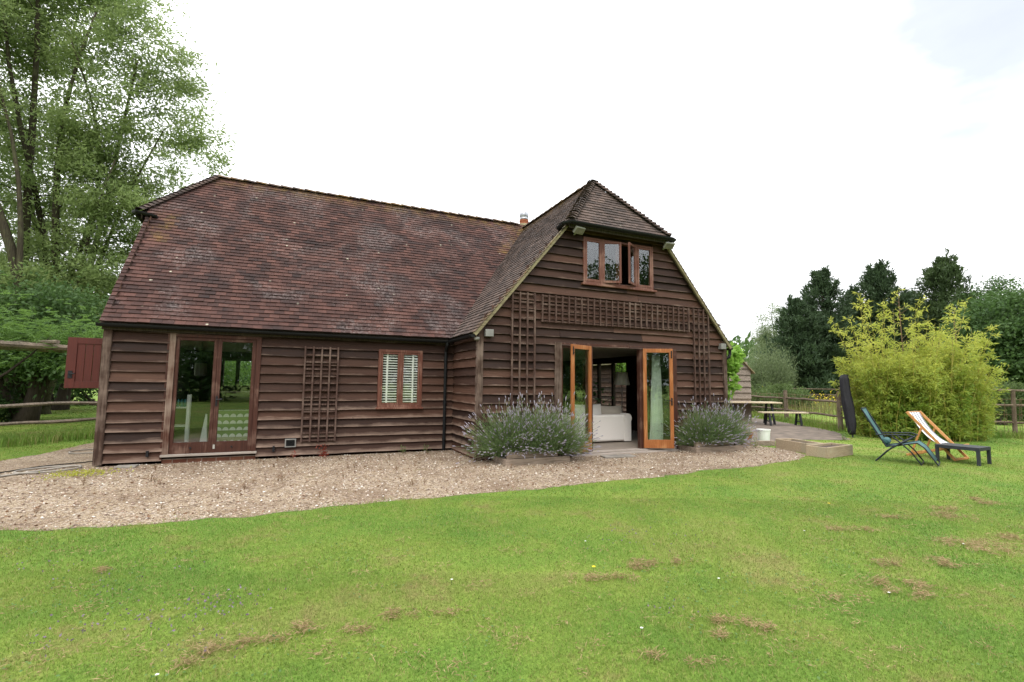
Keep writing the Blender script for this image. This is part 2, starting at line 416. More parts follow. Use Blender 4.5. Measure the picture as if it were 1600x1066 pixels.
# ------------------------------------------------------------------ mesh helpers
class MB:
    """collects faces for ONE mesh object; r = per-face random value, v = per-vertex value"""
    def __init__(s):
        s.V, s.F, s.r, s.v, s.mo = [], [], [], [], []
    def add(s, vs, fs, r=None, v=None, mo=0.0):
        o = len(s.V)
        s.V += [tuple(x) for x in vs]
        s.v += list(v) if v is not None else [0.0] * len(vs)
        for f in fs:
            s.F.append(tuple(i + o for i in f))
            s.r.append(random.random() if r is None else r)
            s.mo.append(mo)
    def box(s, a, b, M=None, r=None):
        x0, y0, z0 = a
        x1, y1, z1 = b
        vs = [Vector(p) for p in ((x0, y0, z0), (x1, y0, z0), (x1, y1, z0), (x0, y1, z0), (x0, y0, z1), (x1, y0, z1), (x1, y1, z1), (x0, y1, z1))]
        if M is not None:
            vs = [M @ p for p in vs]
        s.add(vs, [(0, 3, 2, 1), (4, 5, 6, 7), (0, 1, 5, 4), (1, 2, 6, 5), (2, 3, 7, 6), (3, 0, 4, 7)], r)
    def bar(s, p, q, wdt, thk, up=(0, 0, 1), r=None):
        """rectangular bar from p to q: wdt across, thk along up"""
        p, q = Vector(p), Vector(q)
        d = (q - p).normalized()
        up = Vector(up)
        a = d.cross(up)
        if a.length < 1e-4:
            a = d.cross(Vector((1, 0, 0)))
        a.normalize()
        b = a.cross(d).normalized()
        vs = []
        for c in (p, q):
            for sx, sy in ((-1, -1), (1, -1), (1, 1), (-1, 1)):
                vs.append(c + a * (sx * wdt / 2) + b * (sy * thk / 2))
        s.add(vs, [(3, 2, 1, 0), (4, 5, 6, 7), (0, 1, 5, 4), (1, 2, 6, 5), (2, 3, 7, 6), (3, 0, 4, 7)], r)
    def tube(s, pts, rad, n=8, cap=True, r=None):
        pts = [Vector(p) for p in pts]
        if not isinstance(rad, (list, tuple)):
            rad = [rad] * len(pts)
        rings = []
        a = None
        for i, p in enumerate(pts):
            d = (pts[min(i + 1, len(pts) - 1)] - pts[max(i - 1, 0)])
            if d.length < 1e-9:
                d = Vector((0, 0, 1))
            d.normalize()
            if a is None:
                a = d.cross(Vector((0, 0, 1)))
                if a.length < 1e-3:
                    a = d.cross(Vector((1, 0, 0)))
            a = a - d * a.dot(d)
            if a.length < 1e-6:
                a = d.cross(Vector((0.3, 1, 0.2)))
            a.normalize()
            b = d.cross(a)
            rings.append([p + (a * math.cos(t) + b * math.sin(t)) * rad[i] for t in [2 * math.pi * k / n for k in range(n)]])
        vs = [v for rg in rings for v in rg]
        fs = []
        for i in range(len(pts) - 1):
            for k in range(n):
                fs.append((i * n + k, i * n + (k + 1) % n, (i + 1) * n + (k + 1) % n, (i + 1) * n + k))
        if cap:
            fs.append(tuple(range(n - 1, -1, -1)))
            fs.append(tuple((len(pts) - 1) * n + k for k in range(n)))
        s.add(vs, fs, r)
    def lathe(s, c, prof, n=20, r=None):
        """profile [(radius, z)] about a vertical axis at c"""
        c = Vector(c)
        vs, fs = [], []
        for (q, z) in prof:
            for k in range(n):
                t = 2 * math.pi * k / n
                vs.append(c + Vector((q * math.cos(t), q * math.sin(t), z)))
        for i in range(len(prof) - 1):
            for k in range(n):
                fs.append((i * n + k, i * n + (k + 1) % n, (i + 1) * n + (k + 1) % n, (i + 1) * n + k))
        fs.append(tuple(range(n - 1, -1, -1)))
        fs.append(tuple((len(prof) - 1) * n + k for k in range(n)))
        s.add(vs, fs, r)
    def build(s, name, mat, parent=None, smooth=False, bevel=0.0):
        me = bpy.data.meshes.new(name)
        me.from_pydata(s.V, [], s.F)
        a = me.attributes.new('rnd', 'FLOAT', 'FACE')
        a.data.foreach_set('value', np.array(s.r, np.float32))
        a = me.attributes.new('v', 'FLOAT', 'POINT')
        a.data.foreach_set('value', np.array(s.v, np.float32))
        if any(s.mo):
            a = me.attributes.new('moss', 'FLOAT', 'FACE')
            a.data.foreach_set('value', np.array(s.mo, np.float32))
        if smooth:
            me.polygons.foreach_set('use_smooth', np.ones(len(me.polygons), bool))
        o = link(name, me, mat, parent)
        if bevel:
            b = o.modifiers.new('bevel', 'BEVEL')
            b.width = bevel
            b.segments = 2
            b.limit_method = 'ANGLE'
        return o

def link(name, me, mat, parent=None):
    me.materials.append(mat)
    o = bpy.data.objects.new(name, me)
    COL.objects.link(o)
    if parent is not None:
        o.parent = parent
        par = parent
        if par.type == 'EMPTY' or True:
            # geometry is given in world coordinates; undo the parents' own placement
            mw = Matrix.Identity(4)
            ch = []
            while par is not None:
                ch.append(par)
                par = par.parent
            for q in reversed(ch):
                mw = mw @ q.matrix_parent_inverse @ q.matrix_basis
            o.matrix_parent_inverse = mw.inverted()
    return o

def tag(o, label=None, cat=None, group=None, kind=None):
    if label: o['label'] = label
    if cat: o['category'] = cat
    if group: o['group'] = group
    if kind: o['kind'] = kind
    return o

def empty(name, loc, label, cat, group=None, rz=0.0):
    o = bpy.data.objects.new(name, None)
    o.empty_display_size = 0.2
    COL.objects.link(o)
    o.location = loc
    o.rotation_euler = (0, 0, rz)
    return tag(o, label, cat, group)

def copy_tree(o, parent=None):
    c = o.copy()
    COL.objects.link(c)
    if parent is not None:
        inv = o.matrix_parent_inverse.copy()
        c.parent = parent
        c.matrix_parent_inverse = inv
    for ch in list(o.children):
        copy_tree(ch, c)
    return c

def np_mesh(name, verts, nper, rnd, mat, parent=None, v=None, faces=None):
    """many equal polygons: verts (n*nper, 3); faces = list of index tuples inside one element"""
    n = len(verts) // nper
    me = bpy.data.meshes.new(name)
    if faces is None:
        faces = [tuple(range(nper))]
    base = (np.arange(n) * nper)[:, None]
    loops, starts, tot, fr = [], [], [], []
    sizes = [len(f) for f in faces]
    idx = np.concatenate([base + np.array(f)[None, :] for f in faces], axis=1).astype(np.int32)   # n x sum(sizes)
    lt = np.tile(np.array(sizes, np.int32), n)
    ls = np.concatenate([[0], np.cumsum(lt)[:-1]]).astype(np.int32)
    me.vertices.add(len(verts))
    me.vertices.foreach_set('co', np.ascontiguousarray(verts, np.float32).ravel())
    me.loops.add(idx.size)
    me.loops.foreach_set('vertex_index', idx.ravel())
    me.polygons.add(len(ls))
    me.polygons.foreach_set('loop_start', ls)
    me.polygons.foreach_set('loop_total', lt)
    me.update(calc_edges=True)
    a = me.attributes.new('rnd', 'FLOAT', 'FACE')
    a.data.foreach_set('value', np.repeat(np.asarray(rnd, np.float32), len(faces)))
    if v is not None:
        a = me.attributes.new('v', 'FLOAT', 'POINT')
        a.data.foreach_set('value', np.tile(np.array(v, np.float32), n))
    return link(name, me, mat, parent)

def unit(a):
    return a / np.maximum(np.linalg.norm(a, axis=-1, keepdims=True), 1e-9)

def leaves(P, D, L, W, rng, flat=None):
    """kite-shaped leaves at P along D"""
    n = len(P)
    side = np.cross(D, rng.normal(size=(n, 3)) if flat is None else flat)
    side = unit(side)
    nrm = np.cross(side, D)
    L = np.asarray(L)[:, None] if np.ndim(L) else np.full((n, 1), L)
    W = np.asarray(W)[:, None] if np.ndim(W) else np.full((n, 1), W)
    b = P
    m1 = P + D * L * 0.42 + side * W * 0.5 + nrm * L * 0.06
    t = P + D * L
    m2 = P + D * L * 0.42 - side * W * 0.5 + nrm * L * 0.06
    return np.stack([b, m1, t, m2], axis=1).reshape(-1, 3)

def fbm(x, y, z=0.0):
    return mnoise.fractal(Vector((x, y, z)), 1.0, 2.0, 3)

def cuts(x0, x1, holes):
    segs = [(x0, x1)]
    for a, b in holes:
        out = []
        for p, q in segs:
            if b <= p or a >= q:
                out.append((p, q))
            else:
                if a - p > 0.03: out.append((p, a))
                if q - b > 0.03: out.append((b, q))
        segs = out
    return segs

def boards(mb, O, U, N, xr, z0, z1, e, holes=(), seed=0):
    """feather-edge boards: xr(z) -> (x0, x1) along U; holes (xa, xb, za, zb)"""
    rg = random.Random(seed)
    O, U, N = Vector(O), Vector(U), Vector(N)
    k = 0
    z = z0
    while z < z1 - 0.02:
        ee = e * rg.uniform(0.93, 1.07)
        zt = min(z + ee, z1)
        a0, a1 = xr(z + 0.02), xr(zt - 0.01)
        x0, x1 = max(a0[0], a1[0]), min(a0[1], a1[1])
        x0b, x1b = a0
        if x1b - x0b < 0.1:
            break
        hs = [(h[0], h[1]) for h in holes if min(zt, h[3]) - max(z, h[2]) > 0.4 * ee]
        for p, q in cuts(x0b, x1b, hs):
            # butt joints
            joints = [p]
            while q - joints[-1] > 4.2:
                joints.append(joints[-1] + rg.uniform(1.8, 3.8))
            joints.append(q)
            for a, b in zip(joints[:-1], joints[1:]):
                rr = rg.random()
                n = max(2, int((b - a) / 0.16) + 1)
                ph = rg.uniform(0, 100)
                out = rg.uniform(0.062, 0.080)
                tilt = rg.uniform(-0.006, 0.006)
                vs, vv, fs = [], [], []
                for i in range(n + 1):
                    x = a + 0.002 + (b - a - 0.004) * i / n
                    wob = 0.010 * fbm(x * 0.9 + ph, k * 3.1) + tilt * (i / n - 0.5) + 0.004 * fbm(x * 6 + ph, k)
                    ow = out + 0.006 * fbm(x * 0.7, ph)
                    lo, hi = xr(zt + 0.0)
                    vs += [O + U * x + N * 0.010 + Vector((0, 0, zt + 0.035)),
                           O + U * x + N * (ow - 0.003) + Vector((0, 0, z + wob + 0.014)),
                           O + U * x + N * ow + Vector((0, 0, z + wob)),
                           O + U * x + N * 0.006 + Vector((0, 0, z + wob + 0.002))]
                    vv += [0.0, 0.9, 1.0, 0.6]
                for i in range(n):
                    j = i * 4
                    fs += [(j, j + 1, j + 5, j + 4), (j + 1, j + 2, j + 6, j + 5), (j + 2, j + 3, j + 7, j + 6)]
                j = n * 4
                fs += [(0, 3, 2, 1), (j, j + 1, j + 2, j + 3)]
                mb.add(vs, fs, rr, vv)
        z += ee
        k += 1

def wall_back(mb, O, U, N, xr, z0, z1, holes, thk=0.09):
    """dark sheathing behind the boards, with real openings, as a grid of boxes"""
    O, U, N = Vector(O), Vector(U), Vector(N)
    zs = sorted({z0, z1, *[h[2] for h in holes], *[h[3] for h in holes]})
    zz = []
    for a, b in zip(zs[:-1], zs[1:]):
        n = max(1, int((b - a) / 0.25))
        zz += [a + (b - a) * i / n for i in range(n)]
    zz.append(zs[-1])
    for a, b in zip(zz[:-1], zz[1:]):
        r0, r1 = xr(a), xr(b)
        x0, x1 = max(r0[0], r1[0]), min(r0[1], r1[1])
        if x1 - x0 < 0.05:
            continue
        for p, q in cuts(x0, x1, [(h[0], h[1]) for h in holes if h[2] < (a + b) / 2 < h[3]]):
            vs = [O + U * x + N * d + Vector((0, 0, z)) for z in (a, b) for x, d in ((p, 0), (q, 0), (q, -thk), (p, -thk))]
            mb.add(vs, [(0, 1, 5, 4), (1, 2, 6, 5), (2, 3, 7, 6), (3, 0, 4, 7), (3, 2, 1, 0), (4, 5, 6, 7)], 0.1)

def tiles(mb, O, U, Sv, ulen, slen, inside, gauge=0.118, wd=0.19, seed=0, moss=None, sag=0.018):
    """a slope of plain tiles, each its own slab: O eave corner, U along the eave, Sv up the slope"""
    rg = random.Random(seed)
    O, U, Sv = Vector(O), Vector(U).normalized(), Vector(Sv).normalized()
    N = U.cross(Sv).normalized()
    if N.z < 0:
        N = -N
    nc = int(slen / gauge) + 1
    for c in range(nc):
        s0 = c * gauge
        s1 = min(s0 + gauge + 0.03, slen + 0.02)
        u = -wd * (0.5 if c % 2 else 0.0) - 0.0
        drift = rg.uniform(-0.01, 0.01)
        crs = rg.uniform(-0.004, 0.004)
        while u < ulen:
            a, b = max(u + drift, 0.0), min(u + wd + drift - 0.004, ulen)
            u += wd
            if b - a < 0.03:
                continue
            mid = ((a + b) / 2, s0 + gauge / 2)
            if not inside(*mid):
                continue
            sg = sag * fbm(mid[0] * 0.55 + seed, mid[1] * 0.55)
            t1, t2 = rg.uniform(-0.0035, 0.0035), rg.uniform(-0.0035, 0.0035)
            lo = s0 + crs + rg.uniform(-0.004, 0.004) + 0.004 * fbm(mid[0] * 0.8, c * 7.3)
            h = 0.027
            P = lambda uu, ss, nn: O + U * uu + Sv * ss + N * (nn + sg)
            vs = [P(a, lo, h + t1), P(b, lo, h + t2), P(b, s1, 0.004), P(a, s1, 0.004), P(a, lo, 0.002), P(b, lo, 0.002)]
            fs = [(0, 1, 2, 3), (4, 5, 1, 0), (4, 0, 3), (5, 2, 1)]
            mo = moss(*mid) if moss else 0.0
            mb.add(vs, fs, rg.random(), None, mo)

def caps(mb, p, q, rad, step, n=7, mo=0.0, seed=0, lift=0.03, flat=0.6):
    """half-round ridge or bonnet tiles laid one over the next from p up to q"""
    rg = random.Random(seed)
    p, q = Vector(p), Vector(q)
    d = (q - p)
    L = d.length
    d.normalize()
    side = d.cross(Vector((0, 0, 1))).normalized()
    up = side.cross(d).normalized()
    k = max(1, int(round(L / step)))
    for i in range(k):
        a = p + d * (L * i / k)
        b = p + d * (L * (i + 1) / k + step * 0.18)
        vs = []
        r0, r1 = rad * rg.uniform(0.97, 1.06), rad * 0.86
        jt = rg.uniform(-0.006, 0.006)
        for c, rr, hh in ((a, r0, lift + jt), (b, r1, lift * 0.3)):
            for t in range(n):
                th = math.pi * t / (n - 1)
                vs.append(c + side * (rr * math.cos(th)) + up * (rr * flat * math.sin(th) + hh - 0.03))
        for t in range(n):
            th = math.pi * t / (n - 1)
            vs.append(a + side * ((r0 - 0.02) * math.cos(th)) + up * ((r0 - 0.02) * flat * math.sin(th) + lift + jt - 0.035))
        fs = [(t, t + 1, n + t + 1, n + t) for t in range(n - 1)]
        fs += [(2 * n + t, 2 * n + t + 1, t + 1, t) for t in range(n - 1)]
        mb.add(vs, fs, rg.random(), None, mo if not callable(mo) else mo(i / k))

# ------------------------------------------------------------------ ground, gravel, patio
def poly_sheet(name, pts, z, mat, wob=0.0, step=0.25, seed=0):
    q = []
    for i, a in enumerate(pts):
        b = pts[(i + 1) % len(pts)]
        a3, b3 = Vector((*a, 0)), Vector((*b, 0))
        n = max(1, int((b3 - a3).length / step))
        d = (b3 - a3)
        nr = Vector((-d.y, d.x, 0)).normalized()
        for k in range(n):
            t = k / n
            c = a3.lerp(b3, t)
            if wob and d.length > 0.5:
                c += nr * wob * (fbm(c.x * 0.8 + seed, c.y * 0.8) + 0.6 * fbm(c.x * 3.1, c.y * 3.1 + seed))
            q.append(Vector((c.x, c.y, z)))
    me = bpy.data.meshes.new(name)
    tri = tessellate_polygon([q])
    me.from_pydata([tuple(v) for v in q], [], [tuple(t) for t in tri])
    me.update()
    if len(me.polygons) and me.polygons[0].normal.z < 0:
        me.flip_normals()
    o = link(name, me, mat)
    tag(o, kind='structure')
    return o, [(v.x, v.y) for v in q]

def in_poly(px, py, poly):
    x, y = np.asarray(px), np.asarray(py)
    ins = np.zeros(x.shape, bool)
    n = len(poly)
    for i in range(n):
        x0, y0 = poly[i]
        x1, y1 = poly[(i + 1) % n]
        c = ((y0 > y) != (y1 > y))
        if y1 != y0:
            ins ^= c & (x < (x1 - x0) * (y - y0) / (y1 - y0) + x0)
    return ins

mb = MB()
n = 24
ext = 900.0
mb.add([(-ext, -ext, 0), (ext, -ext, 0), (ext, ext, 0), (-ext, ext, 0)], [(0, 1, 2, 3)])
ground = mb.build('ground', M_LAWN)
tag(ground, kind='structure')

GRAVEL = [(-9, -4.1), (-3, -4.15), (0.44, -4.28), (1.6, -4.57), (2.84, -4.62), (4.4, -4.46), (6.2, -4.5), (8.6, -4.46), (10.2, -4.32), (12.0, -4.2), (13.3, -4.0),
          (14.2, -3.55), (14.65, -2.6), (14.6, -1.6), (13.9, -1.2), (13.4, -0.6), (13.4, 0.4), (0.2, 0.4), (0.2, 7.3), (-1.25, 7.3), (-1.3, 4.4), (-1.67, 2.2), (-1.9, 1.2), (-2.6, 0.2), (-9, -1.3)]
gravel, GPOLY = poly_sheet('gravel_path', GRAVEL, 0.004, M_GRAVEL, wob=0.11, step=0.12, seed=3)
PATIO = [(14.3, -1.65), (15.4, -1.2), (17.4, -1.5), (18.6, -1.9), (20.2, -0.7), (21.6, 1.0), (23.2, 4.0), (24.6, 7.0), (24.6, 9.0), (13.5, 9.0), (13.5, -0.9)]
patio, PPOLY = poly_sheet('patio', PATIO, 0.008, M_PATIO, wob=0.1, seed=9)

# ------------------------------------------------------------------ the barn house
EZ, OV = 2.639, 0.158                 # tile edge at the eaves: height, overhang
SL = 1.1827                           # rise over run of the main slopes
RY, RZ = 3.574, 7.053                 # main ridge
DY = 7.148                            # back wall
LX, PY, WX = 6.685, -1.692, 13.631    # inner corner, gable front, gable right wall
GX, GZ = 10.158, 6.934                # gable ridge
house = empty('barn_house', (0, 0, 0), 'dark weatherboarded barn conversion with brown clay tile roof and projecting front gable', 'house')
PX, PYV, PZ = Vector((1, 0, 0)), Vector((0, 1, 0)), Vector((0, 0, 1))

FD = (0.94, 2.515, 0.16, 2.5)         # french door opening in the front wall
SW = (4.875, 5.88, 1.02, 2.33)        # small shuttered window
BD = (8.48, 11.98, 0.05, 2.53)        # wide garden doors in the gable
UW = (9.215, 11.27, 3.95, 5.06)       # upper window in the gable

def gable_x(z):
    h = (z - EZ) / 1.183
    return (max(LX, LX - 0.0 + h - OV + 0.02), min(WX, WX - h + OV - 0.02))

# front wall
mb = MB()
boards(mb, (0, 0, 0), PX, -PYV, lambda z: (0.05, LX), 0.06, 2.60, 0.187, [FD, (4.87, 5.885, SW[2], SW[3])], 1)
wall_back(mb, (0, 0.0, 0), PX, -PYV, lambda z: (0.0, LX), 0.0, 2.72, [FD, SW])
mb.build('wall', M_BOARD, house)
# left end wall, boarded up to the half hip
def left_x(z):
    h = max(0.0, (z - EZ) / SL)
    return (max(0.0, h - OV), min(DY, DY - h + OV))
mb = MB()
boards(mb, (0, 0, 0), PYV, -PX, lambda z: (left_x(z)[0] + 0.03, left_x(z)[1]), 0.06, 5.4, 0.187, [(2.2, 4.0, 1.0, 2.3)], 2)
wall_back(mb, (0, 0, 0), PYV, -PX, left_x, 0.0, 5.5, [(2.2, 4.0, 1.0, 2.3)])
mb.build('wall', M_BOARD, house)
# return wall beside the gable
mb = MB()
boards(mb, (LX, 0, 0), -PYV, -PX, lambda z: (0.05, -PY), 0.06, 2.60, 0.187, [], 3)
wall_back(mb, (LX, 0, 0), -PYV, -PX, lambda z: (0.0, -PY), 0.0, 2.72, [])
mb.build('wall', M_BOARD, house)
# gable front
mb = MB()
boards(mb, (0, PY, 0), PX, -PYV, lambda z: (gable_x(z)[0] + 0.05, gable_x(z)[1] - 0.03), 0.03, 5.30, 0.187, [BD, UW], 4)
wall_back(mb, (0, PY, 0), PX, -PYV, gable_x, 0.0, 5.5, [BD, UW])
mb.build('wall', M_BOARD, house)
# right side wall of the gable wing, glazed towards the patio, and the back walls
RWH = (2.3, 5.0, 0.1, 2.45)
mb = MB()
boards(mb, (WX, 0, 0), PYV, PX, lambda z: (PY, DY), 0.06, 2.6, 0.187, [RWH], 5)
wall_back(mb, (WX, 0, 0), PYV, PX, lambda z: (PY + 0.09, DY), 0.0, 2.7, [RWH])
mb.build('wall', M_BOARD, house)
BW = (0.95, 2.6, 1.35, 2.3)
mb = MB()
boards(mb, (0, DY, 0), PX, PYV, lambda z: (0.0, WX), 0.06, 2.6, 0.187, [BW], 6)
wall_back(mb, (0, DY, 0), PX, PYV, lambda z: (0.0, WX), 0.0, 2.7, [BW])
def back_gable(z):
    return gable_x(z)
boards(mb, (0, DY, 0), PX, PYV, gable_x, 2.7, 6.7, 0.187, [], 7)
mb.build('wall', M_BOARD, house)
# brick plinth
mb = MB()
for a, b in (((0.03, 0.0, -0.2), (LX, 0.09, 0.075)), ((LX + 0.0, PY + 0.02, -0.2), (LX + 0.09, 0.0, 0.075)), ((LX, PY, -0.2), (WX, PY + 0.09, 0.05)), ((0.0, 0.0, -0.2), (0.03, DY, 0.075))):
    mb.box(a, b)
mb.box((0.94, -0.03, -0.2), (2.515, 0.0, 0.085))
mb.box((LX - 0.02, PY + 0.02, -0.2), (LX, 0, 0.06))
mb.build('plinth', M_BRICK, house)
# corner posts
for x0, x1, y0, y1, z0, z1 in ((-0.085, 0.05, -0.085, 0.05, 0.03, 2.62), (LX - 0.06, LX + 0.06, PY - 0.095, PY + 0.05, 0.0, 2.78), (WX - 0.06, WX + 0.06, PY - 0.095, PY + 0.05, 0.0, 2.78)):
    mb = MB()
    mb.box((x0, y0, z0), (x1, y1, z1))
    mb.build('corner_post', M_POST, house, bevel=0.006)

# -- roofs
XL, XH = -0.134, 1.014                # left verge, left end of the main ridge
slen = math.hypot(RY + OV, RZ - EZ)
SM = Vector((0, RY + OV, RZ - EZ)).normalized()
HZ = 5.46                             # left half-hip eave
hipslope = (RZ - HZ) / (XH + 0.29)
def main_in(u, s):
    x, y, z = XL + u, -OV + SM.y * s, EZ + SM.z * s
    if x > 6.527 + (y + OV) + 0.28: return False
    if z > HZ and x < -0.29 + (z - HZ) / hipslope: return False
    return s < slen
def main_moss(u, s):
    x = XL + u
    z = EZ + SM.z * s
    m_ = max(0.0, 1 - (slen - s) / 0.55) * 0.9
    m_ = max(m_, 0.75 * max(0, 1 - abs(x - 0.25) / 0.25) if 4.6 < z < 5.5 else 0)
    v = 6.527 + (-OV + SM.y * s + OV) - x
    if z > 5.6: m_ = max(m_, 0.9 * max(0, 1 - v / 0.5))
    return min(1, m_)
mb = MB()
tiles(mb, (XL, -OV, EZ), PX, SM, 10.6, slen, main_in, seed=11, moss=main_moss)
# the half hip at the left end, then the back slope as one plain sheet under the far side
hl = math.hypot(XH + 0.29, RZ - HZ)
SH = Vector((XH + 0.29, 0, RZ - HZ)).normalized()
yF = -OV + (HZ - EZ) / SL
yB = 2 * RY - yF
def hip_in(u, s):
    y = yF - 0.1 + u
    z = HZ + SH.z * s
    return -OV + (z - EZ) / SL - 0.04 < y < 2 * RY + OV - (z - EZ) / SL + 0.04
tiles(mb, (-0.29, yF - 0.1, HZ), PYV, SH, yB - yF + 0.2, hl, hip_in, seed=12)
for fn in ():
    pass
# back slope, tiled too (seen only past the ends)
def back_in(u, s):
    x, z = XL + u, EZ + SM.z * s
    return not (z > HZ and x < -0.29 + (z - HZ) / hipslope)
tiles(mb, (XL, 2 * RY + OV, EZ), PX, (0, -SM.y, SM.z), 10.6, slen, back_in, seed=13, gauge=0.236, wd=0.38)
roof = mb.build('roof', M_TILE, house)
mb = MB()   # underlay sheets that keep daylight out
mb.add([(XL + 0.02, -OV + 0.03, EZ - 0.02), (6.5, -OV + 0.03, EZ - 0.02), (GX, RY, RZ - 0.03), (XH, RY, RZ - 0.03), (-0.27, yF + 0.02, HZ - 0.02), (XL + 0.02, yF, HZ - 0.02)], [(0, 1, 2, 3, 4, 5)])
mb.add([(XL + 0.02, 2 * RY + OV - 0.03, EZ - 0.02), (GX, 2 * RY + OV - 0.03, EZ - 0.02), (GX, RY, RZ - 0.03), (XH, RY, RZ - 0.03), (-0.27, yB - 0.02, HZ - 0.02), (XL + 0.02, yB, HZ - 0.02)], [(0, 1, 2, 3, 4, 5)])
mb.add([(-0.27, yF, HZ - 0.02), (-0.27, yB, HZ - 0.02), (XH, RY, RZ - 0.04)], [(0, 1, 2)])
mb.build('roof_underlay', M_BARKD, roof)
mb = MB()
caps(mb, (XH, RY, RZ + 0.0), (9.95, RY, RZ + 0.0), 0.12, 0.31, mo=lambda t: 0.9 if t < 0.75 else 0.6, seed=1, lift=0.025)
mb.build('ridge_tiles', M_TILE2, roof)
mb = MB()
caps(mb, (-0.29, yF - 0.02, HZ + 0.01), (XH + 0.02, RY, RZ + 0.02), 0.115, 0.118, seed=2, lift=0.05)
caps(mb, (-0.29, yB + 0.02, HZ + 0.01), (XH + 0.02, RY, RZ + 0.02), 0.115, 0.118, seed=3, lift=0.05)
mb.build('hip_tiles', M_TILE2, roof)

# gable wing roof
FY = -1.865                           # front verge
AY = -0.732                           # ridge end above the half hip
GH = 5.29
gsl = math.hypot(GX - 6.527, GZ - EZ)
SG = Vector((GX - 6.527, 0, GZ - EZ)).normalized()
BYE = DY + 0.15
ghs = (GZ - GH) / (AY + 1.99)
def gl_in(u, s):
    y, x, z = FY + u, 6.527 + SG.x * s, EZ + SG.z * s
    if y > -OV + (x - 6.527) + 0.28: return False
    if z > GH and y < -1.99 + (z - GH) / ghs: return False
    return True
def gr_in(u, s):
    y, z = FY + u, EZ + SG.z * s
    return not (z > GH and y < -1.99 + (z - GH) / ghs)
def g_moss(u, s):
    a = 0.85 * max(0, 1 - u / 0.32)
    b = 0.9 * max(0, 1 - (gsl - s) / 0.6)
    z = EZ + SG.z * s
    return min(1, max(a if z < 5.0 else 0, b))
mb = MB()
tiles(mb, (6.527, FY, EZ), PYV, SG, BYE - FY, gsl, gl_in, seed=21, moss=g_moss)
tiles(mb, (2 * GX - 6.527, FY, EZ), PYV, (-SG.x, 0, SG.z), BYE - FY, gsl, gr_in, seed=22, moss=g_moss)
hx = (GH - EZ) / 1.183
gx0, gx1 = 6.527 + hx, 2 * GX - 6.527 - hx
SF = Vector((0, AY + 1.99, GZ - GH)).normalized()
hl = math.hypot(AY + 1.99, GZ - GH)
def gh_in(u, s):
    x, z = gx0 - 0.1 + u, GH + SF.z * s
    h = (z - EZ) / 1.183
    return 6.527 + h - 0.04 < x < 2 * GX - 6.527 - h + 0.04
tiles(mb, (gx0 - 0.1, -1.99, GH), PX, SF, gx1 - gx0 + 0.2, hl, gh_in, seed=23)
groof = mb.build('roof', M_TILE2, house)
mb = MB()
zt = 0.02
mb.add([(6.55, FY + 0.02, EZ - zt), (6.55, -OV + 0.1, EZ - zt), (GX, RY, GZ - 0.03), (GX, AY, GZ - 0.03), (gx0, -1.97, GH - zt), (gx0, FY + 0.02, GH - zt)], [(0, 1, 2, 3, 4, 5)])
mb.add([(2 * GX - 6.55, FY + 0.02, EZ - zt), (2 * GX - 6.55, BYE, EZ - zt), (GX, BYE, GZ - 0.03), (GX, AY, GZ - 0.03), (gx1, -1.97, GH - zt), (gx1, FY + 0.02, GH - zt)], [(0, 1, 2, 3, 4, 5)])
mb.add([(gx0, -1.97, GH - zt), (gx1, -1.97, GH - zt), (GX, AY, GZ - 0.04)], [(0, 1, 2)])
mb.build('roof_underlay', M_BARKD, groof)
mb = MB()
caps(mb, (GX, AY - 0.04, GZ + 0.005), (GX, BYE, GZ + 0.005), 0.115, 0.31, mo=0.55, seed=4, lift=0.02)
mb.build('ridge_tiles', M_TILE2, groof)
mb = MB()
caps(mb, (gx0 - 0.04, -2.0, GH + 0.01), (GX, AY, GZ + 0.03), 0.12, 0.118, seed=5, lift=0.055)
caps(mb, (gx1 + 0.04, -2.0, GH + 0.01), (GX, AY, GZ + 0.03), 0.12, 0.118, seed=6, lift=0.055)
mb.build('hip_tiles', M_TILE2, groof)
# bargeboards under the verges
for sx, x0, x1 in ((1, 6.53, gx0 - 0.02), (-1, 2 * GX - 6.53, gx1 + 0.02)):
    mb = MB()
    a = Vector((x0, FY + 0.035, EZ - 0.045))
    b = Vector((x1, FY + 0.035, GH - 0.045))
    mb.bar(a, b, 0.05, 0.075, up=(-sx * SG.z, 0, SG.x))
    mb.build('bargeboard', M_BARGE, groof)
mb = MB()
mb.bar((XL + 0.03, -OV + 0.05, EZ - 0.05), (XL + 0.03, yF, HZ - 0.05), 0.05, 0.07, up=(0, -SM.z, SM.y))
mb.build('bargeboard', M_POST, roof)
# gutters: half-round troughs
def gutter(name, pts, parent, rad=0.058):
    """trough along a polyline, open upwards"""
    mbg = MB()
    pts = [Vector(p) for p in pts]
    n = 8
    prev = None
    vs, fs = [], []
    for i, p in enumerate(pts):
        d = (pts[min(i + 1, len(pts) - 1)] - pts[max(i - 1, 0)]).normalized()
        sd_ = d.cross(PZ).normalized()
        for rr in (rad, rad - 0.007):
            for k in range(n):
                th = math.pi + math.pi * k / (n - 1)
                vs.append(p + sd_ * (rr * math.cos(th)) + PZ * (rr * 1.05 * math.sin(th)))
    for i in range(len(pts) - 1):
        o = i * 2 * n
        for k in range(n - 1):
            fs.append((o + k, o + k + 1, o + 2 * n + k + 1, o + 2 * n + k))
            fs.append((o + n + k + 1, o + n + k, o + 3 * n + k, o + 3 * n + k + 1))
        fs.append((o, o + 2 * n, o + 3 * n, o + n))
        fs.append((o + n - 1, o + 2 * n - 1, o + 4 * n - 1, o + 3 * n - 1))
    for o in (0, (len(pts) - 1) * 2 * n):
        fs.append(tuple(o + k for k in range(n)))
    mbg.add(vs, fs)
    return mbg.build(name, M_BLACK, parent, smooth=False)
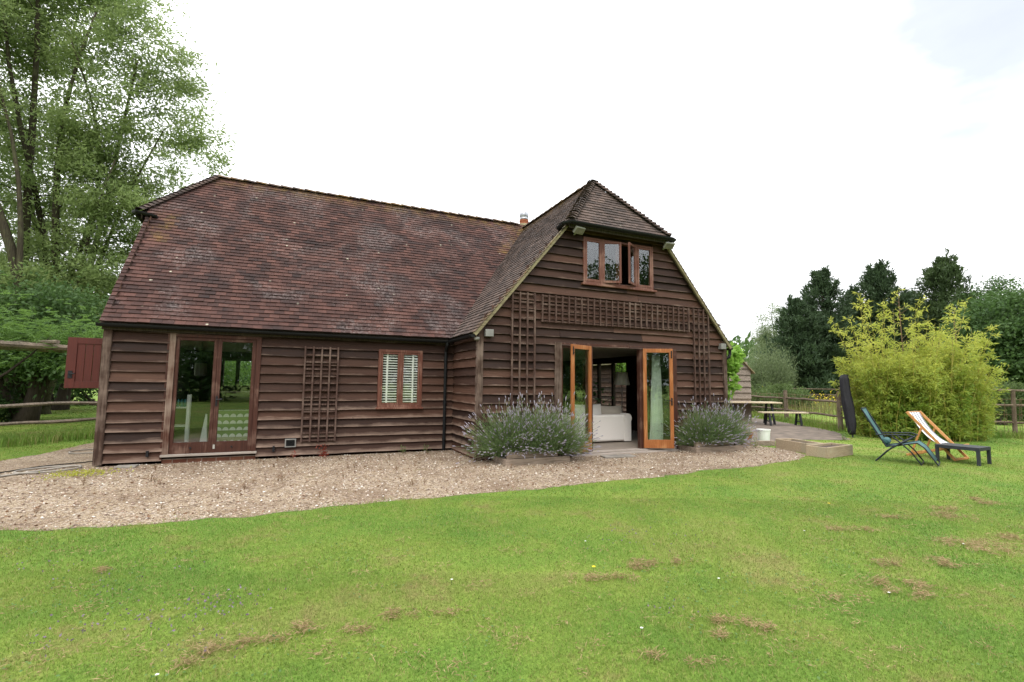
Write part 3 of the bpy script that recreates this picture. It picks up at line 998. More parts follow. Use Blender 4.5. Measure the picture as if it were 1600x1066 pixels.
gutter('gutter', [(-0.16, -OV - 0.035, EZ - 0.03), (6.50, -OV - 0.035, EZ - 0.055)], house)
gutter('gutter', [(6.49, FY + 0.03, EZ - 0.045), (6.49, -0.22, EZ - 0.055)], house)
gutter('gutter', [(2 * GX - 6.49, FY + 0.03, EZ - 0.03), (2 * GX - 6.49, DY, EZ - 0.03)], house)
# half-hip gutters with their short returns up onto the slopes
gutter('gutter', [(0.10, yF - 0.17, HZ - 0.10), (-0.30, yF - 0.18, HZ - 0.03), (-0.36, yF - 0.06, HZ - 0.025), (-0.36, yB + 0.2, HZ - 0.03)], house, 0.065)
gutter('gutter', [(gx0 - 0.20, -1.72, GH - 0.10), (gx0 - 0.21, -1.98, GH - 0.05), (gx0 - 0.08, -2.06, GH - 0.02), (gx1 + 0.06, -2.06, GH - 0.03), (gx1 + 0.19, -2.0, GH - 0.03), (gx1 + 0.24, -1.75, GH - 0.05)], house, 0.065)
mb = MB()
mb.box((gx0 - 0.05, -1.97, GH - 0.15), (gx1 + 0.05, -1.945, GH - 0.03))
mb.box((gx0 - 0.1, -1.945, GH - 0.07), (gx1 + 0.1, PY - 0.0, GH - 0.045))
mb.build('fascia', M_BARKD, house)
mb = MB()
mb.box((-0.27, yF + 0.05, HZ - 0.15), (-0.245, yB - 0.05, HZ - 0.03))
mb.build('fascia', M_BARKD, house)
mb = MB()
mb.box((-0.10, -OV + 0.04, EZ - 0.14), (6.5, -OV + 0.06, EZ - 0.03))
mb.build('fascia', M_BARKD, house)
# downpipes
mb = MB()
mb.tube([(6.43, -OV - 0.04, EZ - 0.09), (6.43, -OV - 0.04, EZ - 0.16), (6.43, -0.09, EZ - 0.30), (6.43, -0.085, EZ - 0.40), (6.43, -0.085, 0.02)], 0.036, 10)
for z in (2.1, 1.1, 0.25):
    mb.tube([(6.43, -0.085, z), (6.43, -0.085, z + 0.05)], 0.043, 10)
mb.build('downpipe', M_BLACK, house, smooth=False)
mb = MB()
mb.tube([(13.83, FY + 0.1, EZ - 0.06), (13.83, FY + 0.1, EZ - 0.20), (13.80, FY + 0.1, EZ - 0.27), (13.74, FY + 0.13, EZ - 0.31), (13.70, PY + 0.1, EZ - 0.33), (13.70, PY + 0.1, 0.1)], 0.04, 10)
mb.build('downpipe', M_BLACK, house)

# -- chimney behind the ridge
mb = MB()
c = Vector((10.35, RY + 0.35, 0))
mb.lathe((c.x, c.y, RZ - 0.38), [(0.62, 0), (0.42, 0.25), (0.20, 0.54), (0.16, 0.56)], 16)
chim = mb.build('chimney', M_BARGE, house)
mb = MB()
mb.lathe((c.x, c.y, RZ + 0.08), [(0.145, 0), (0.15, 0.17), (0.165, 0.19), (0.165, 0.24), (0.13, 0.25)], 20)
mb.build('chimney_pot', M_TERRA, chim, smooth=False)
mb = MB()
mb.lathe((c.x, c.y, RZ + 0.33), [(0.115, 0), (0.15, 0.015), (0.15, 0.05), (0.135, 0.06), (0.155, 0.10), (0.168, 0.17), (0.155, 0.24), (0.115, 0.30), (0.06, 0.335), (0.01, 0.345)], 22)
mb.build('cowl', M_COWL, chim, smooth=True)

# -- joinery helpers
def frame_rect(mb, x0, x1, z0, z1, wd, y0, y1, bottom=None, top=None):
    b = bottom if bottom is not None else wd
    t = top if top is not None else wd
    mb.box((x0, y0, z0), (x0 + wd, y1, z1))
    mb.box((x1 - wd, y0, z0), (x1, y1, z1))
    mb.box((x0 + wd, y0 + 0.002, z0), (x1 - wd, y1 - 0.002, z0 + b))
    mb.box((x0 + wd, y0 + 0.002, z1 - t), (x1 - wd, y1 - 0.002, z1))

def leaf_local(mb_f, mb_g, wdt, hgt, st, bot, top, thk=0.045):
    """a glazed leaf in local coordinates: hinge at x=0, runs to +x, y = thickness, z up"""
    frame_rect(mb_f, 0, wdt, 0, hgt, st, -thk / 2, thk / 2, bot, top)
    mb_g.box((st - 0.005, -0.004, bot - 0.005), (wdt - st + 0.005, 0.004, hgt - top + 0.005))

def place(mb, M):
    mb.V = [tuple(M @ Vector(v)) for v in mb.V]
    return mb

# french doors in the front wall
mb = MB()
x0, x1, z0, z1 = FD
mj = MB()
mj.box((x0, -0.075, z0), (x0 + 0.10, 0.07, z1))
mj.build('door_jamb', M_JAMB, house, bevel=0.004)
mb.box((x1 - 0.085, -0.075, z0), (x1, 0.07, z1))
mb.box((x0 + 0.10, -0.072, z1 - 0.075), (x1 - 0.085, 0.068, z1))
mb.box((x0 - 0.035, -0.06, z0 - 0.08), (x0 - 0.002, 0.0, z1))
dframe = mb.build('door_frame', M_FRAMEW, house, bevel=0.004)
mb = MB()
mb.box((x0 - 0.02, -0.115, z0 - 0.03), (x1 + 0.02, 0.06, z0 + 0.012))
mb.build('door_sill', M_OAKSILL, house, bevel=0.005)
xm = 1.74
for a, b, hinge in ((x0 + 0.103, xm - 0.002, 0), (xm + 0.002, x1 - 0.088, 1)):
    f_, g_ = MB(), MB()
    frame_rect(f_, a, b, z0 + 0.014, z1 - 0.078, 0.075 if hinge else 0.06, -0.05, 0.0, 0.215, 0.06)
    mid = 0.5 * (a + b)
    dr = f_.build('door', M_FRAMEW, house, bevel=0.004)
    g_.box((a + 0.055, -0.028, z0 + 0.22), (b - 0.055, -0.020, z1 - 0.13))
    g_.build('pane', M_GLASS, dr)
    k_ = MB()
    k_.tube([(mid, -0.052, z0 + 0.12), (mid, -0.066, z0 + 0.12)], 0.018, 10)
    k_.build('bung', M_IRON, dr)
    if hinge:
        h_ = MB()
        h_.box((a + 0.018, -0.062, 1.08), (a + 0.05, -0.051, 1.28))
        h_.tube([(a + 0.034, -0.06, 1.21), (a + 0.034, -0.10, 1.21), (a + 0.13, -0.105, 1.215)], 0.011, 8)
        h_.build('handle', M_IRON, dr)
        s_ = MB()
        s_.box((a + 0.02, -0.054, z0 + 0.09), (a + 0.055, -0.051, z0 + 0.17))
        s_.build('worn_plate', M_PALE, dr)

# small window with blinds
mb = MB()
x0, x1, z0, z1 = SW
frame_rect(mb, x0, x1, z0, z1, 0.06, -0.07, 0.07)
mb.box((0.5 * (x0 + x1) - 0.022, -0.066, z0 + 0.06), (0.5 * (x0 + x1) + 0.022, 0.066, z1 - 0.06))
mb.box((x0 - 0.03, -0.115, z0 - 0.035), (x1 + 0.03, -0.0, z0 + 0.005))
win = mb.build('window', M_WFRAME, house, bevel=0.004)
for a, b in ((x0 + 0.062, 5.353), (5.402, x1 - 0.062)):
    f_, g_, l_ = MB(), MB(), MB()
    frame_rect(f_, a, b, z0 + 0.062, z1 - 0.062, 0.042, -0.055, -0.01)
    f_.build('sash', M_WFRAME, win, bevel=0.003)
    g_.box((a + 0.04, -0.036, z0 + 0.1), (b - 0.04, -0.030, z1 - 0.1))
    g_.build('pane', M_GLASS, win)
    k = 0
    z = z0 + 0.12
    while z < z1 - 0.1:
        l_.box((a + 0.03, -0.012, z), (b - 0.03, -0.007, z + 0.023))
        l_.box((a + 0.03, -0.007, z + 0.020), (b - 0.03, 0.030, z + 0.023))
        z += 0.058
    c_ = a + 0.30 * (b - a) + (0.12 if a > 5.38 else 0)
    l_.box((c_, -0.022, z0 + 0.1), (c_ + 0.04, -0.015, z1 - 0.1))
    l_.build('blind', M_BLIND, win)

# upper window: four lights, the middle two standing open
mb = MB()
x0, x1, z0, z1 = UW
frame_rect(mb, x0, x1, z0, z1, 0.05, PY - 0.075, PY + 0.06)
for xm in (9.735, 10.243, 10.755):
    mb.box((xm - 0.024, PY - 0.07, z0 + 0.05), (xm + 0.024, PY + 0.055, z1 - 0.05))
mb.box((x0 - 0.05, PY - 0.125, z0 - 0.045), (x1 + 0.07, PY, z0 + 0.004))
uwin = mb.build('window', M_WFRAME, house, bevel=0.004)
for a, b, ang, hinge in ((9.268, 9.708, 0, 'l'), (9.762, 10.216, 20, 'l'), (10.27, 10.728, 33, 'r'), (10.782, 11.217, 0, 'l')):
    f_, g_ = MB(), MB()
    wd_, hg_ = b - a, z1 - z0 - 0.108
    leaf_local(f_, g_, wd_, hg_, 0.05, 0.055, 0.05, 0.042)
    if hinge == 'l':
        M = Matrix.Translation((a, PY - 0.055, z0 + 0.054)) @ Matrix.Rotation(-R(ang), 4, 'Z')
    else:
        M = Matrix.Translation((b, PY - 0.055, z0 + 0.054)) @ Matrix.Rotation(R(ang) - math.pi, 4, 'Z')
    place(f_, M).build('casement', M_WFRAME, uwin, bevel=0.003)
    place(g_, M).build('pane', M_GLASS, uwin)

# wide garden doors
mb = MB()
x0, x1, z0, z1 = BD
mj = MB()
mj.box((x0 - 0.02, PY - 0.085, 0.02), (x0 + 0.15, PY + 0.06, z1))
mj.build('door_jamb', M_POST, house, bevel=0.004)
mb.box((x1 - 0.12, PY - 0.07, 0.05), (x1, PY + 0.06, z1))
mb.box((x0 + 0.15, PY - 0.065, z1 - 0.05), (x1 - 0.12, PY + 0.06, z1))
mb.box((9.38, PY - 0.06, 0.06), (9.47, PY + 0.06, z1 - 0.05))
mb.box((10.83, PY - 0.06, 0.06), (10.92, PY + 0.06, z1 - 0.05))
gframe = mb.build('door_frame', M_FRAMEW, house, bevel=0.004)
mb = MB()
mb.box((x0 + 0.15, PY - 0.12, 0.01), (x1 - 0.1, PY + 0.1, 0.066))
mb.box((x0 + 0.3, PY - 0.30, -0.05), (x1 - 0.2, PY - 0.13, 0.03))
mb.build('door_sill', M_OAKSILL, house, bevel=0.006)
for a, b in ((x0 + 0.15, 9.38), (10.92, x1 - 0.12)):
    mb = MB()
    frame_rect(mb, a, b, 0.07, z1 - 0.05, 0.06, PY - 0.02, PY + 0.03, 0.16, 0.06)
    sl_ = mb.build('side_light', M_FRAME, house)
    mb = MB()
    mb.box((a + 0.055, PY + 0.002, 0.22), (b - 0.055, PY + 0.010, z1 - 0.1))
    mb.build('pane', M_GLASS, sl_)
for hinge, ang, right in (((9.40, PY - 0.085, 0.085), 180 + 21, 0), ((10.90, PY - 0.085, 0.085), -25, 1)):
    f_, g_, h_, k_ = MB(), MB(), MB(), MB()
    leaf_local(f_, g_, 0.72, 2.39, 0.085, 0.20, 0.095, 0.05)
    # outer face of a leaf folded back shows its inner side; handle and bolts sit on the free stile
    s = 1 if not right else -1
    h_.box((0.66, s * 0.026, 1.02), (0.695, s * 0.034, 1.2))
    h_.tube([(0.68, s * 0.03, 1.13), (0.68, s * 0.075, 1.13), (0.59, s * 0.08, 1.135)], 0.010, 8)
    k_.box((0.67, s * 0.026, 2.16), (0.70, s * 0.036, 2.34))
    k_.tube([(0.685, s * 0.036, 2.2), (0.685, s * 0.055, 2.2)], 0.011, 8)
    M = Matrix.Translation(hinge) @ Matrix.Rotation(R(ang), 4, 'Z')
    d_ = place(f_, M).build('door', M_LEAFDOOR, house, bevel=0.004)
    place(g_, M).build('pane', M_GLASS, d_)
    place(k_, M).build('bolt', M_IRON, d_)
    if right:
        place(h_, M).build('handle', M_IRON, d_)

# trellises
def trellis(xs, zs, y, parent, t=0.032):
    mb = MB()
    for x in xs:
        mb.box((x - t / 2, y - t, min(zs) - 0.03), (x + t / 2, y, max(zs) + 0.03))
    for z in zs:
        mb.box((min(xs) - 0.02, y + 0.001, z - t / 2), (max(xs) + 0.02, y + t, z + t / 2))
    return mb.build('trellis', M_TREL, parent)
lin = lambda a, b, n: [a + (b - a) * i / (n - 1) for i in range(n)]
trellis(lin(3.35, 4.01, 5), lin(0.35, 2.30, 14), -0.095, house)
YT = PY - 0.10
trellis(lin(8.12, 12.36, 26), lin(2.99, 3.55, 4), YT, house)
trellis(lin(7.39, 7.93, 4), lin(0.45, 3.555, 18), YT, house)
trellis(lin(12.53, 13.03, 4), lin(0.45, 3.555, 18), YT, house)
# small fittings
for x, z in ((6.86, 2.645), (13.53, 2.635)):
    mb = MB()
    mb.box((x - 0.09, PY - 0.15, z - 0.075), (x + 0.09, PY - 0.04, z + 0.075))
    mb.build('junction_box', M_GREY, house, bevel=0.006)
mb = MB()
mb.lathe((6.60, FY + 0.10, EZ - 0.16), [(0.02, 0), (0.05, 0.012), (0.06, 0.03), (0.06, 0.07)], 14)
mb.build('outdoor_lamp', M_GREY, house)
for x, z, yaw in ((8.98, GH - 0.17, 8), (11.62, GH - 0.19, -8)):
    M = Matrix.Translation((x, PY - 0.26, z)) @ Matrix.Rotation(R(yaw), 4, 'Z') @ Matrix.Rotation(R(48), 4, 'X')
    f_, g_ = MB(), MB()
    f_.box((-0.13, -0.035, -0.085), (0.13, 0.03, 0.085), M)
    f_.bar(M @ Vector((0, 0.03, 0)), (x, PY - 0.02, z - 0.05), 0.03, 0.03)
    fl = f_.build('floodlight', M_PALE, house, bevel=0.005)
    g_.box((-0.115, -0.040, -0.07), (0.115, -0.0355, 0.07), M)
    g_.build('lens', M_STONE, fl)
mb = MB()
frame_rect(mb, 3.045, 3.255, 0.225, 0.395, 0.022, -0.095, -0.03)
av = mb.build('air_vent', M_GREY, house)
mb = MB()
mb.box((3.067, -0.085, 0.247), (3.233, -0.035, 0.373))
for i in range(5):
    mb.box((3.067, -0.092, 0.255 + i * 0.024), (3.233, -0.085, 0.262 + i * 0.024))
mb.build('grille', M_BLACK, av)
for x in (0.72, 2.84):
    mb = MB()
    mb.box((x - 0.02, -0.10, 0.15), (x + 0.02, -0.04, 0.26))
    mb.build('cable_clip', M_IRON, house)
# stable-door shutter standing open at the left end
mb = MB()
M = Matrix.Translation((-0.03, 0.62, 1.41))
W_, H_ = 0.78, 0.97
for a, b in (((-W_, -0.02, 0), (-W_ + 0.15, 0.02, H_)), ((-0.14, -0.02, 0), (0, 0.02, H_)), ((-W_ + 0.15, -0.018, H_ - 0.12), (-0.14, 0.018, H_)), ((-W_ + 0.15, -0.018, 0), (-0.14, 0.018, 0.13))):
    mb.box(a, b, M)
for i in range(4):
    x = -W_ + 0.15 + i * 0.1225
    mb.box((x + 0.003, -0.008, 0.13), (x + 0.1195, 0.01, H_ - 0.12), M)
sh = mb.build('shutter', M_SHUT, house, bevel=0.003)
mb = MB()
mb.box((-W_ + 0.045, -0.032, 0.19), (-W_ + 0.11, -0.021, 0.33), M)
mb.tube([M @ Vector((-W_ + 0.07, -0.03, 0.28)), M @ Vector((-W_ + 0.07, -0.07, 0.28)), M @ Vector((-W_ + 0.16, -0.075, 0.275))], 0.011, 8)
mb.build('handle', M_IRON, sh)

# -- inside: floor, linings, ceiling, partition
mb = MB()
mb.box((0.1, 0.1, -0.05), (LX - 0.0, DY - 0.1, 0.09))
mb.box((LX + 0.0, PY + 0.1, -0.05), (WX - 0.1, DY - 0.1, 0.08))
mb.build('interior_floor', M_FLOORIN, house)
mb = MB()
mb.box((0.1, 0.1, 2.52), (LX, DY - 0.1, 2.58))
mb.box((LX, PY + 0.1, 2.555), (WX - 0.1, DY - 0.1, 2.62))
mb.box((7.6, PY + 0.1, 3.5), (12.7, PY + 2.5, 3.55))
mb.box((LX + 0.0, 0.0, 0.09), (LX + 0.1, DY - 0.1, 2.52))
mb.box((gx0 - 0.2, PY + 2.2, 3.55), (gx1 + 0.2, PY + 2.3, 5.0))
mb.build('interior_lining', M_LINING, house)
# glazed side wall towards the patio, and the little back window
mb = MB()
for a in (2.3, 3.15, 4.05, 4.9):
    mb.box((WX - 0.06, a, 0.1), (WX + 0.05, a + 0.1, 2.45))
mb.box((WX - 0.055, 2.4, 2.35), (WX + 0.045, 4.9, 2.45))
mb.box((WX - 0.055, 2.4, 0.1), (WX + 0.045, 4.9, 0.25))
sg = mb.build('glazed_screen', M_BARKD, house)
mb = MB()
mb.box((WX - 0.01, 2.4, 0.25), (WX + 0.0, 4.9, 2.35))
mb.build('pane', M_GLASS, sg)
mb = MB()
frame_rect(mb, BW[0], BW[1], BW[2], BW[3], 0.07, DY - 0.08, DY + 0.05)
mb.box((1.36, DY - 0.07, BW[2] + 0.07), (1.47, DY + 0.04, BW[3] - 0.07))
mb.box((2.0, DY - 0.07, BW[2] + 0.07), (2.08, DY + 0.04, BW[3] - 0.07))
bwn = mb.build('window', M_BARKD, house)
mb = MB()
mb.box((BW[0] + 0.06, DY - 0.01, BW[2] + 0.06), (BW[1] - 0.06, DY, BW[3] - 0.06))
mb.build('pane', M_GLASS, bwn)

# ------------------------------------------------------------------ things indoors, seen through the doors
t = empty('sofa', (10.4, 0.05, 0.08), 'white loose covered sofa just inside the open garden doors, its back to the lawn', 'sofa')
SX0, SX1, SY0 = 9.25, 11.32, -0.62
mb = MB()
mb.box((SX0, SY0, 0.11), (SX1, SY0 + 0.22, 0.80))
mb.build('backrest', M_LINEN, t, bevel=0.05)
for a, b in ((SX0 - 0.0, SX0 + 0.2), (SX1 - 0.12, SX1 + 0.10)):
    mb = MB()
    mb.box((a, SY0 - 0.008, 0.105), (b, SY0 + 0.95, 0.72))
    mb.tube([((a + b) / 2, SY0 - 0.015, 0.70), ((a + b) / 2, SY0 + 0.96, 0.70)], 0.13, 16)
    mb.build('arm', M_LINEN, t)
mb = MB()
mb.box((SX0 + 0.2, SY0 + 0.2, 0.15), (SX1 - 0.12, SY0 + 0.92, 0.46))
mb.build('seat', M_LINEN, t, bevel=0.04)
def cushion(cx, cy, cz, wd, hg, dp, rz, lean):
    M = Matrix.Translation((cx, cy, cz)) @ Matrix.Rotation(R(rz), 4, 'Z') @ Matrix.Rotation(R(lean), 4, 'X')
    mbq = MB()
    n = 10
    vs, fs = [], []
    for sgn in (-1, 1):
        for i in range(n + 1):
            for j in range(n + 1):
                u, v = i / n * 2 - 1, j / n * 2 - 1
                th = dp / 2 * max(0.0, (1 - abs(u) ** 2.6)) ** 0.6 * max(0.0, (1 - abs(v) ** 2.6)) ** 0.6
                pin = 1 + 0.05 * (abs(u) * abs(v)) ** 2 - 0.03 * (1 - abs(u)) * abs(v)
                vs.append(M @ Vector((u * wd / 2 * pin, sgn * th, v * hg / 2 * pin)))
    o = (n + 1) ** 2
    for i in range(n):
        for j in range(n):
            a = i * (n + 1) + j
            fs.append((a, a + n + 1, a + n + 2, a + 1))
            fs.append((o + a, o + a + 1, o + a + n + 2, o + a + n + 1))
    mbq.add(vs, fs)
    return mbq
c1 = cushion(10.28, SY0 + 0.33, 0.80, 0.86, 0.52, 0.2, 0, -14).build('cushion', M_LINEN, None, smooth=True)
tag(c1, 'white back cushion on the sofa, left of the oatmeal cushion', 'cushion')
c2 = cushion(11.02, SY0 + 0.32, 0.79, 0.66, 0.46, 0.2, -6, -16).build('cushion', M_CUSH, None, smooth=True)
tag(c2, 'oatmeal coloured cushion leaning on the sofa back under the lamp', 'cushion')

t = empty('floor_lamp', (12.05, 0.6, 0.08), 'standing lamp with tapered off white cloth shade behind the sofa', 'lamp')
mb = MB()
mb.lathe((12.05, 0.6, 0.08), [(0.15, 0), (0.15, 0.02), (0.02, 0.035)], 20)
mb.build('base', M_GREY, t)
mb = MB()
mb.tube([(12.05, 0.6, 0.1), (12.05, 0.6, 2.08)], 0.012, 8)
mb.build('pole', M_GREY, t)
mb = MB()
n = 28
vs, fs = [], []
for q, z in ((0.235, 1.58), (0.17, 1.96), (0.163, 1.96), (0.228, 1.58)):
    for k in range(n):
        a = 2 * math.pi * k / n
        vs.append((12.05 + q * math.cos(a), 0.6 + q * math.sin(a), z))
for i in range(3):
    for k in range(n):
        fs.append((i * n + k, i * n + (k + 1) % n, (i + 1) * n + (k + 1) % n, (i + 1) * n + k))
mb.add(vs, fs)
mb.build('lamp_shade', M_SHADE, t, smooth=True)

mb = MB()      # curtain: a pleated hanging sheet drawn in towards the top
n, k_ = 60, 14
vs, fs = [], []
for j in range(k_ + 1):
    z = 0.10 + 2.25 * j / k_
    wv = 0.50 - 0.22 * (j / k_) ** 1.4
    for i in range(n + 1):
        u = i / n
        vs.append((11.42 + 0.12 * (j / k_) + wv * u * 0.9, -1.38 + 0.035 * math.sin(u * 2 * math.pi * 7 + 0.4 * math.sin(j)) + 0.05 * u, z))
for j in range(k_):
    for i in range(n):
        a = j * (n + 1) + i
        fs.append((a, a + 1, a + n + 2, a + n + 1))
mb.add(vs, fs)
cu = mb.build('curtain', M_CURT, None, smooth=True)
so = cu.modifiers.new('s', 'SOLIDIFY')
so.thickness = 0.004
tag(cu, 'pale green pleated curtain hanging behind the right side light of the garden doors', 'curtain')

rng_ = np.random.default_rng(3)
t = empty('house_plant', (13.0, 3.95, 0.08), 'leafy dark house plant in a pot before the glazed screen behind the sofa', 'plant')
mb = MB(); mb.lathe((13.0, 3.95, 0.08), [(0.14, 0), (0.19, 0.32), (0.2, 0.34), (0.17, 0.34)], 16); mb.build('pot', M_TERRA, t)
nq = 150
P_ = np.array([13.0, 3.95, 1.05]) + rng_.normal(size=(nq, 3)) * np.array([0.25, 0.38, 0.30])
D_ = unit(rng_.normal(size=(nq, 3)) + np.array([0, 0, 0.1]))
np_mesh('foliage', leaves(P_, D_, rng_.uniform(0.12, 0.24, nq), rng_.uniform(0.07, 0.13, nq), rng_), 4, rng_.random(nq), mat_leaf('house_plant_leaves', (0.02, 0.05, 0.015), (0.05, 0.10, 0.03), 0.3), t)
mb = MB()
for q_ in range(10):
    mb.tube([(13.0, 3.95, 0.38), tuple(P_[q_] * 0.5 + np.array([13.0, 3.95, 0.6]) * 0.5), tuple(P_[q_])], 0.008, 4)
mb.build('stems', M_BARKD, t)
# white shelf unit with teal jars, in the left room
t = empty('shelf_unit', (0.98, 0.9, 0.09), 'low white open shelf unit behind the left pane of the french doors', 'shelf')
for z in (0.25, 0.62, 1.0):
    mb = MB(); mb.box((0.88, 0.8, z), (1.14, 1.1, z + 0.03)); mb.build('shelf', M_WHITE, t)
mb = MB()
for x, z1 in ((0.86, 1.02), (1.14, 1.28)):
    mb.box((x, 0.79, 0.09), (x + (0.025 if x < 1 else 0.055), 0.82, z1))
    mb.box((x, 1.09, 0.09), (x + 0.025, 1.12, z1))
mb.build('side_panel', M_WHITE, t)
M_JAR = mat_plain('teal_glaze', (0.02, 0.16, 0.17), 0.3, spec=0.5)
for i, x in enumerate((0.90, 0.965, 1.03, 1.09)):
    mb = MB()
    mb.lathe((x, 0.9, 1.03), [(0.026, 0), (0.03, 0.02), (0.03, 0.10 + 0.02 * (i % 2)), (0.018, 0.13 + 0.02 * (i % 2)), (0.018, 0.16)], 12)
    tag(mb.build('jar', M_JAR, None, smooth=True), 'small teal jar in the row on top of the white shelf unit', 'jar', 'teal jars on the white shelf')
# low armless chair covered in a green and white scallop print
g = NG('scallop_print')
p = g.pos()
s = g.n('ShaderNodeSeparateXYZ', {0: p}).outputs
zx = g.math('MULTIPLY', s[2], 1 / 0.145)
fz = g.math('FRACT', zx)
fx = g.math('SUBTRACT', g.math('FRACT', g.math('MULTIPLY', s[0], 1 / 0.135)), 0.5)
d_ = g.math('SQRT', g.math('ADD', g.math('POWER', fx, 2.0), g.math('POWER', g.math('MULTIPLY', g.math('SUBTRACT', fz, 0.35), 0.9), 2.0)))
fan = g.math('MULTIPLY', g.math('LESS_THAN', d_, 0.46), g.math('GREATER_THAN', fz, 0.36))
M_SCALLOP = g.fin(g.mix(fan, (0.20, 0.30, 0.10), (0.72, 0.74, 0.66)), 0.9)
t = empty('upholstered_chair', (1.98, 1.35, 0.09), 'chair back in green and white scallop print behind the right pane of the french doors', 'chair')
mb = MB(); mb.box((1.62, 1.2, 0.2), (2.40, 1.32, 0.93)); mb.build('backrest', M_SCALLOP, t, bevel=0.02)
mb = MB(); mb.box((1.64, 1.33, 0.3), (2.38, 1.9, 0.5)); mb.build('seat', M_SCALLOP, t, bevel=0.02)
for x in (1.66, 2.33):
    for y in (1.24, 1.84):
        mb = MB(); mb.box((x, y, 0.09), (x + 0.04, y + 0.04, 0.3)); mb.build('leg', M_DARKLEG, t)
mb = MB()      # white cloth thrown over a stand beside it
vs = [(1.34, 1.1, 0.10), (1.50, 1.1, 0.10), (1.47, 1.12, 0.85), (1.44, 1.12, 0.86), (1.34, 1.3, 0.10), (1.50, 1.3, 0.10), (1.47, 1.16, 0.85), (1.44, 1.16, 0.86)]
mb.add(vs, [(0, 1, 2, 3), (5, 4, 7, 6), (1, 5, 6, 2), (4, 0, 3, 7), (3, 2, 6, 7)])
tag(mb.build('draped_cloth', M_WHITE, None), 'white cloth draped over a narrow stand left of the scallop print chair', 'cloth')
t = empty('pendant_lantern', (1.08, 2.5, 2.52), 'small glass ceiling lantern in the dim left room', 'lantern')
mb = MB(); mb.tube([(1.08, 2.5, 2.52), (1.08, 2.5, 2.1)], 0.008, 6); mb.lathe((1.08, 2.5, 2.0), [(0.13, 0), (0.03, 0.1)], 8); mb.build('hanger', M_IRON, t)
mb = MB(); mb.lathe((1.08, 2.5, 1.68), [(0.10, 0), (0.13, 0.03), (0.13, 0.31)], 8); mb.build('shade', M_GREY, t)
# side table with pots under the back window
t = empty('console_table', (1.8, 6.4, 0.09), 'narrow dark table below the back window of the left room', 'table')
mb = MB(); mb.box((1.0, 6.2, 1.18), (2.6, 6.75, 1.23)); mb.build('tabletop', M_TABTOP, t)
for x in (1.05, 2.5):
    for y in (6.25, 6.65):
        mb = MB(); mb.box((x, y, 0.09), (x + 0.06, y + 0.06, 1.18)); mb.build('leg', M_DARKLEG, t)

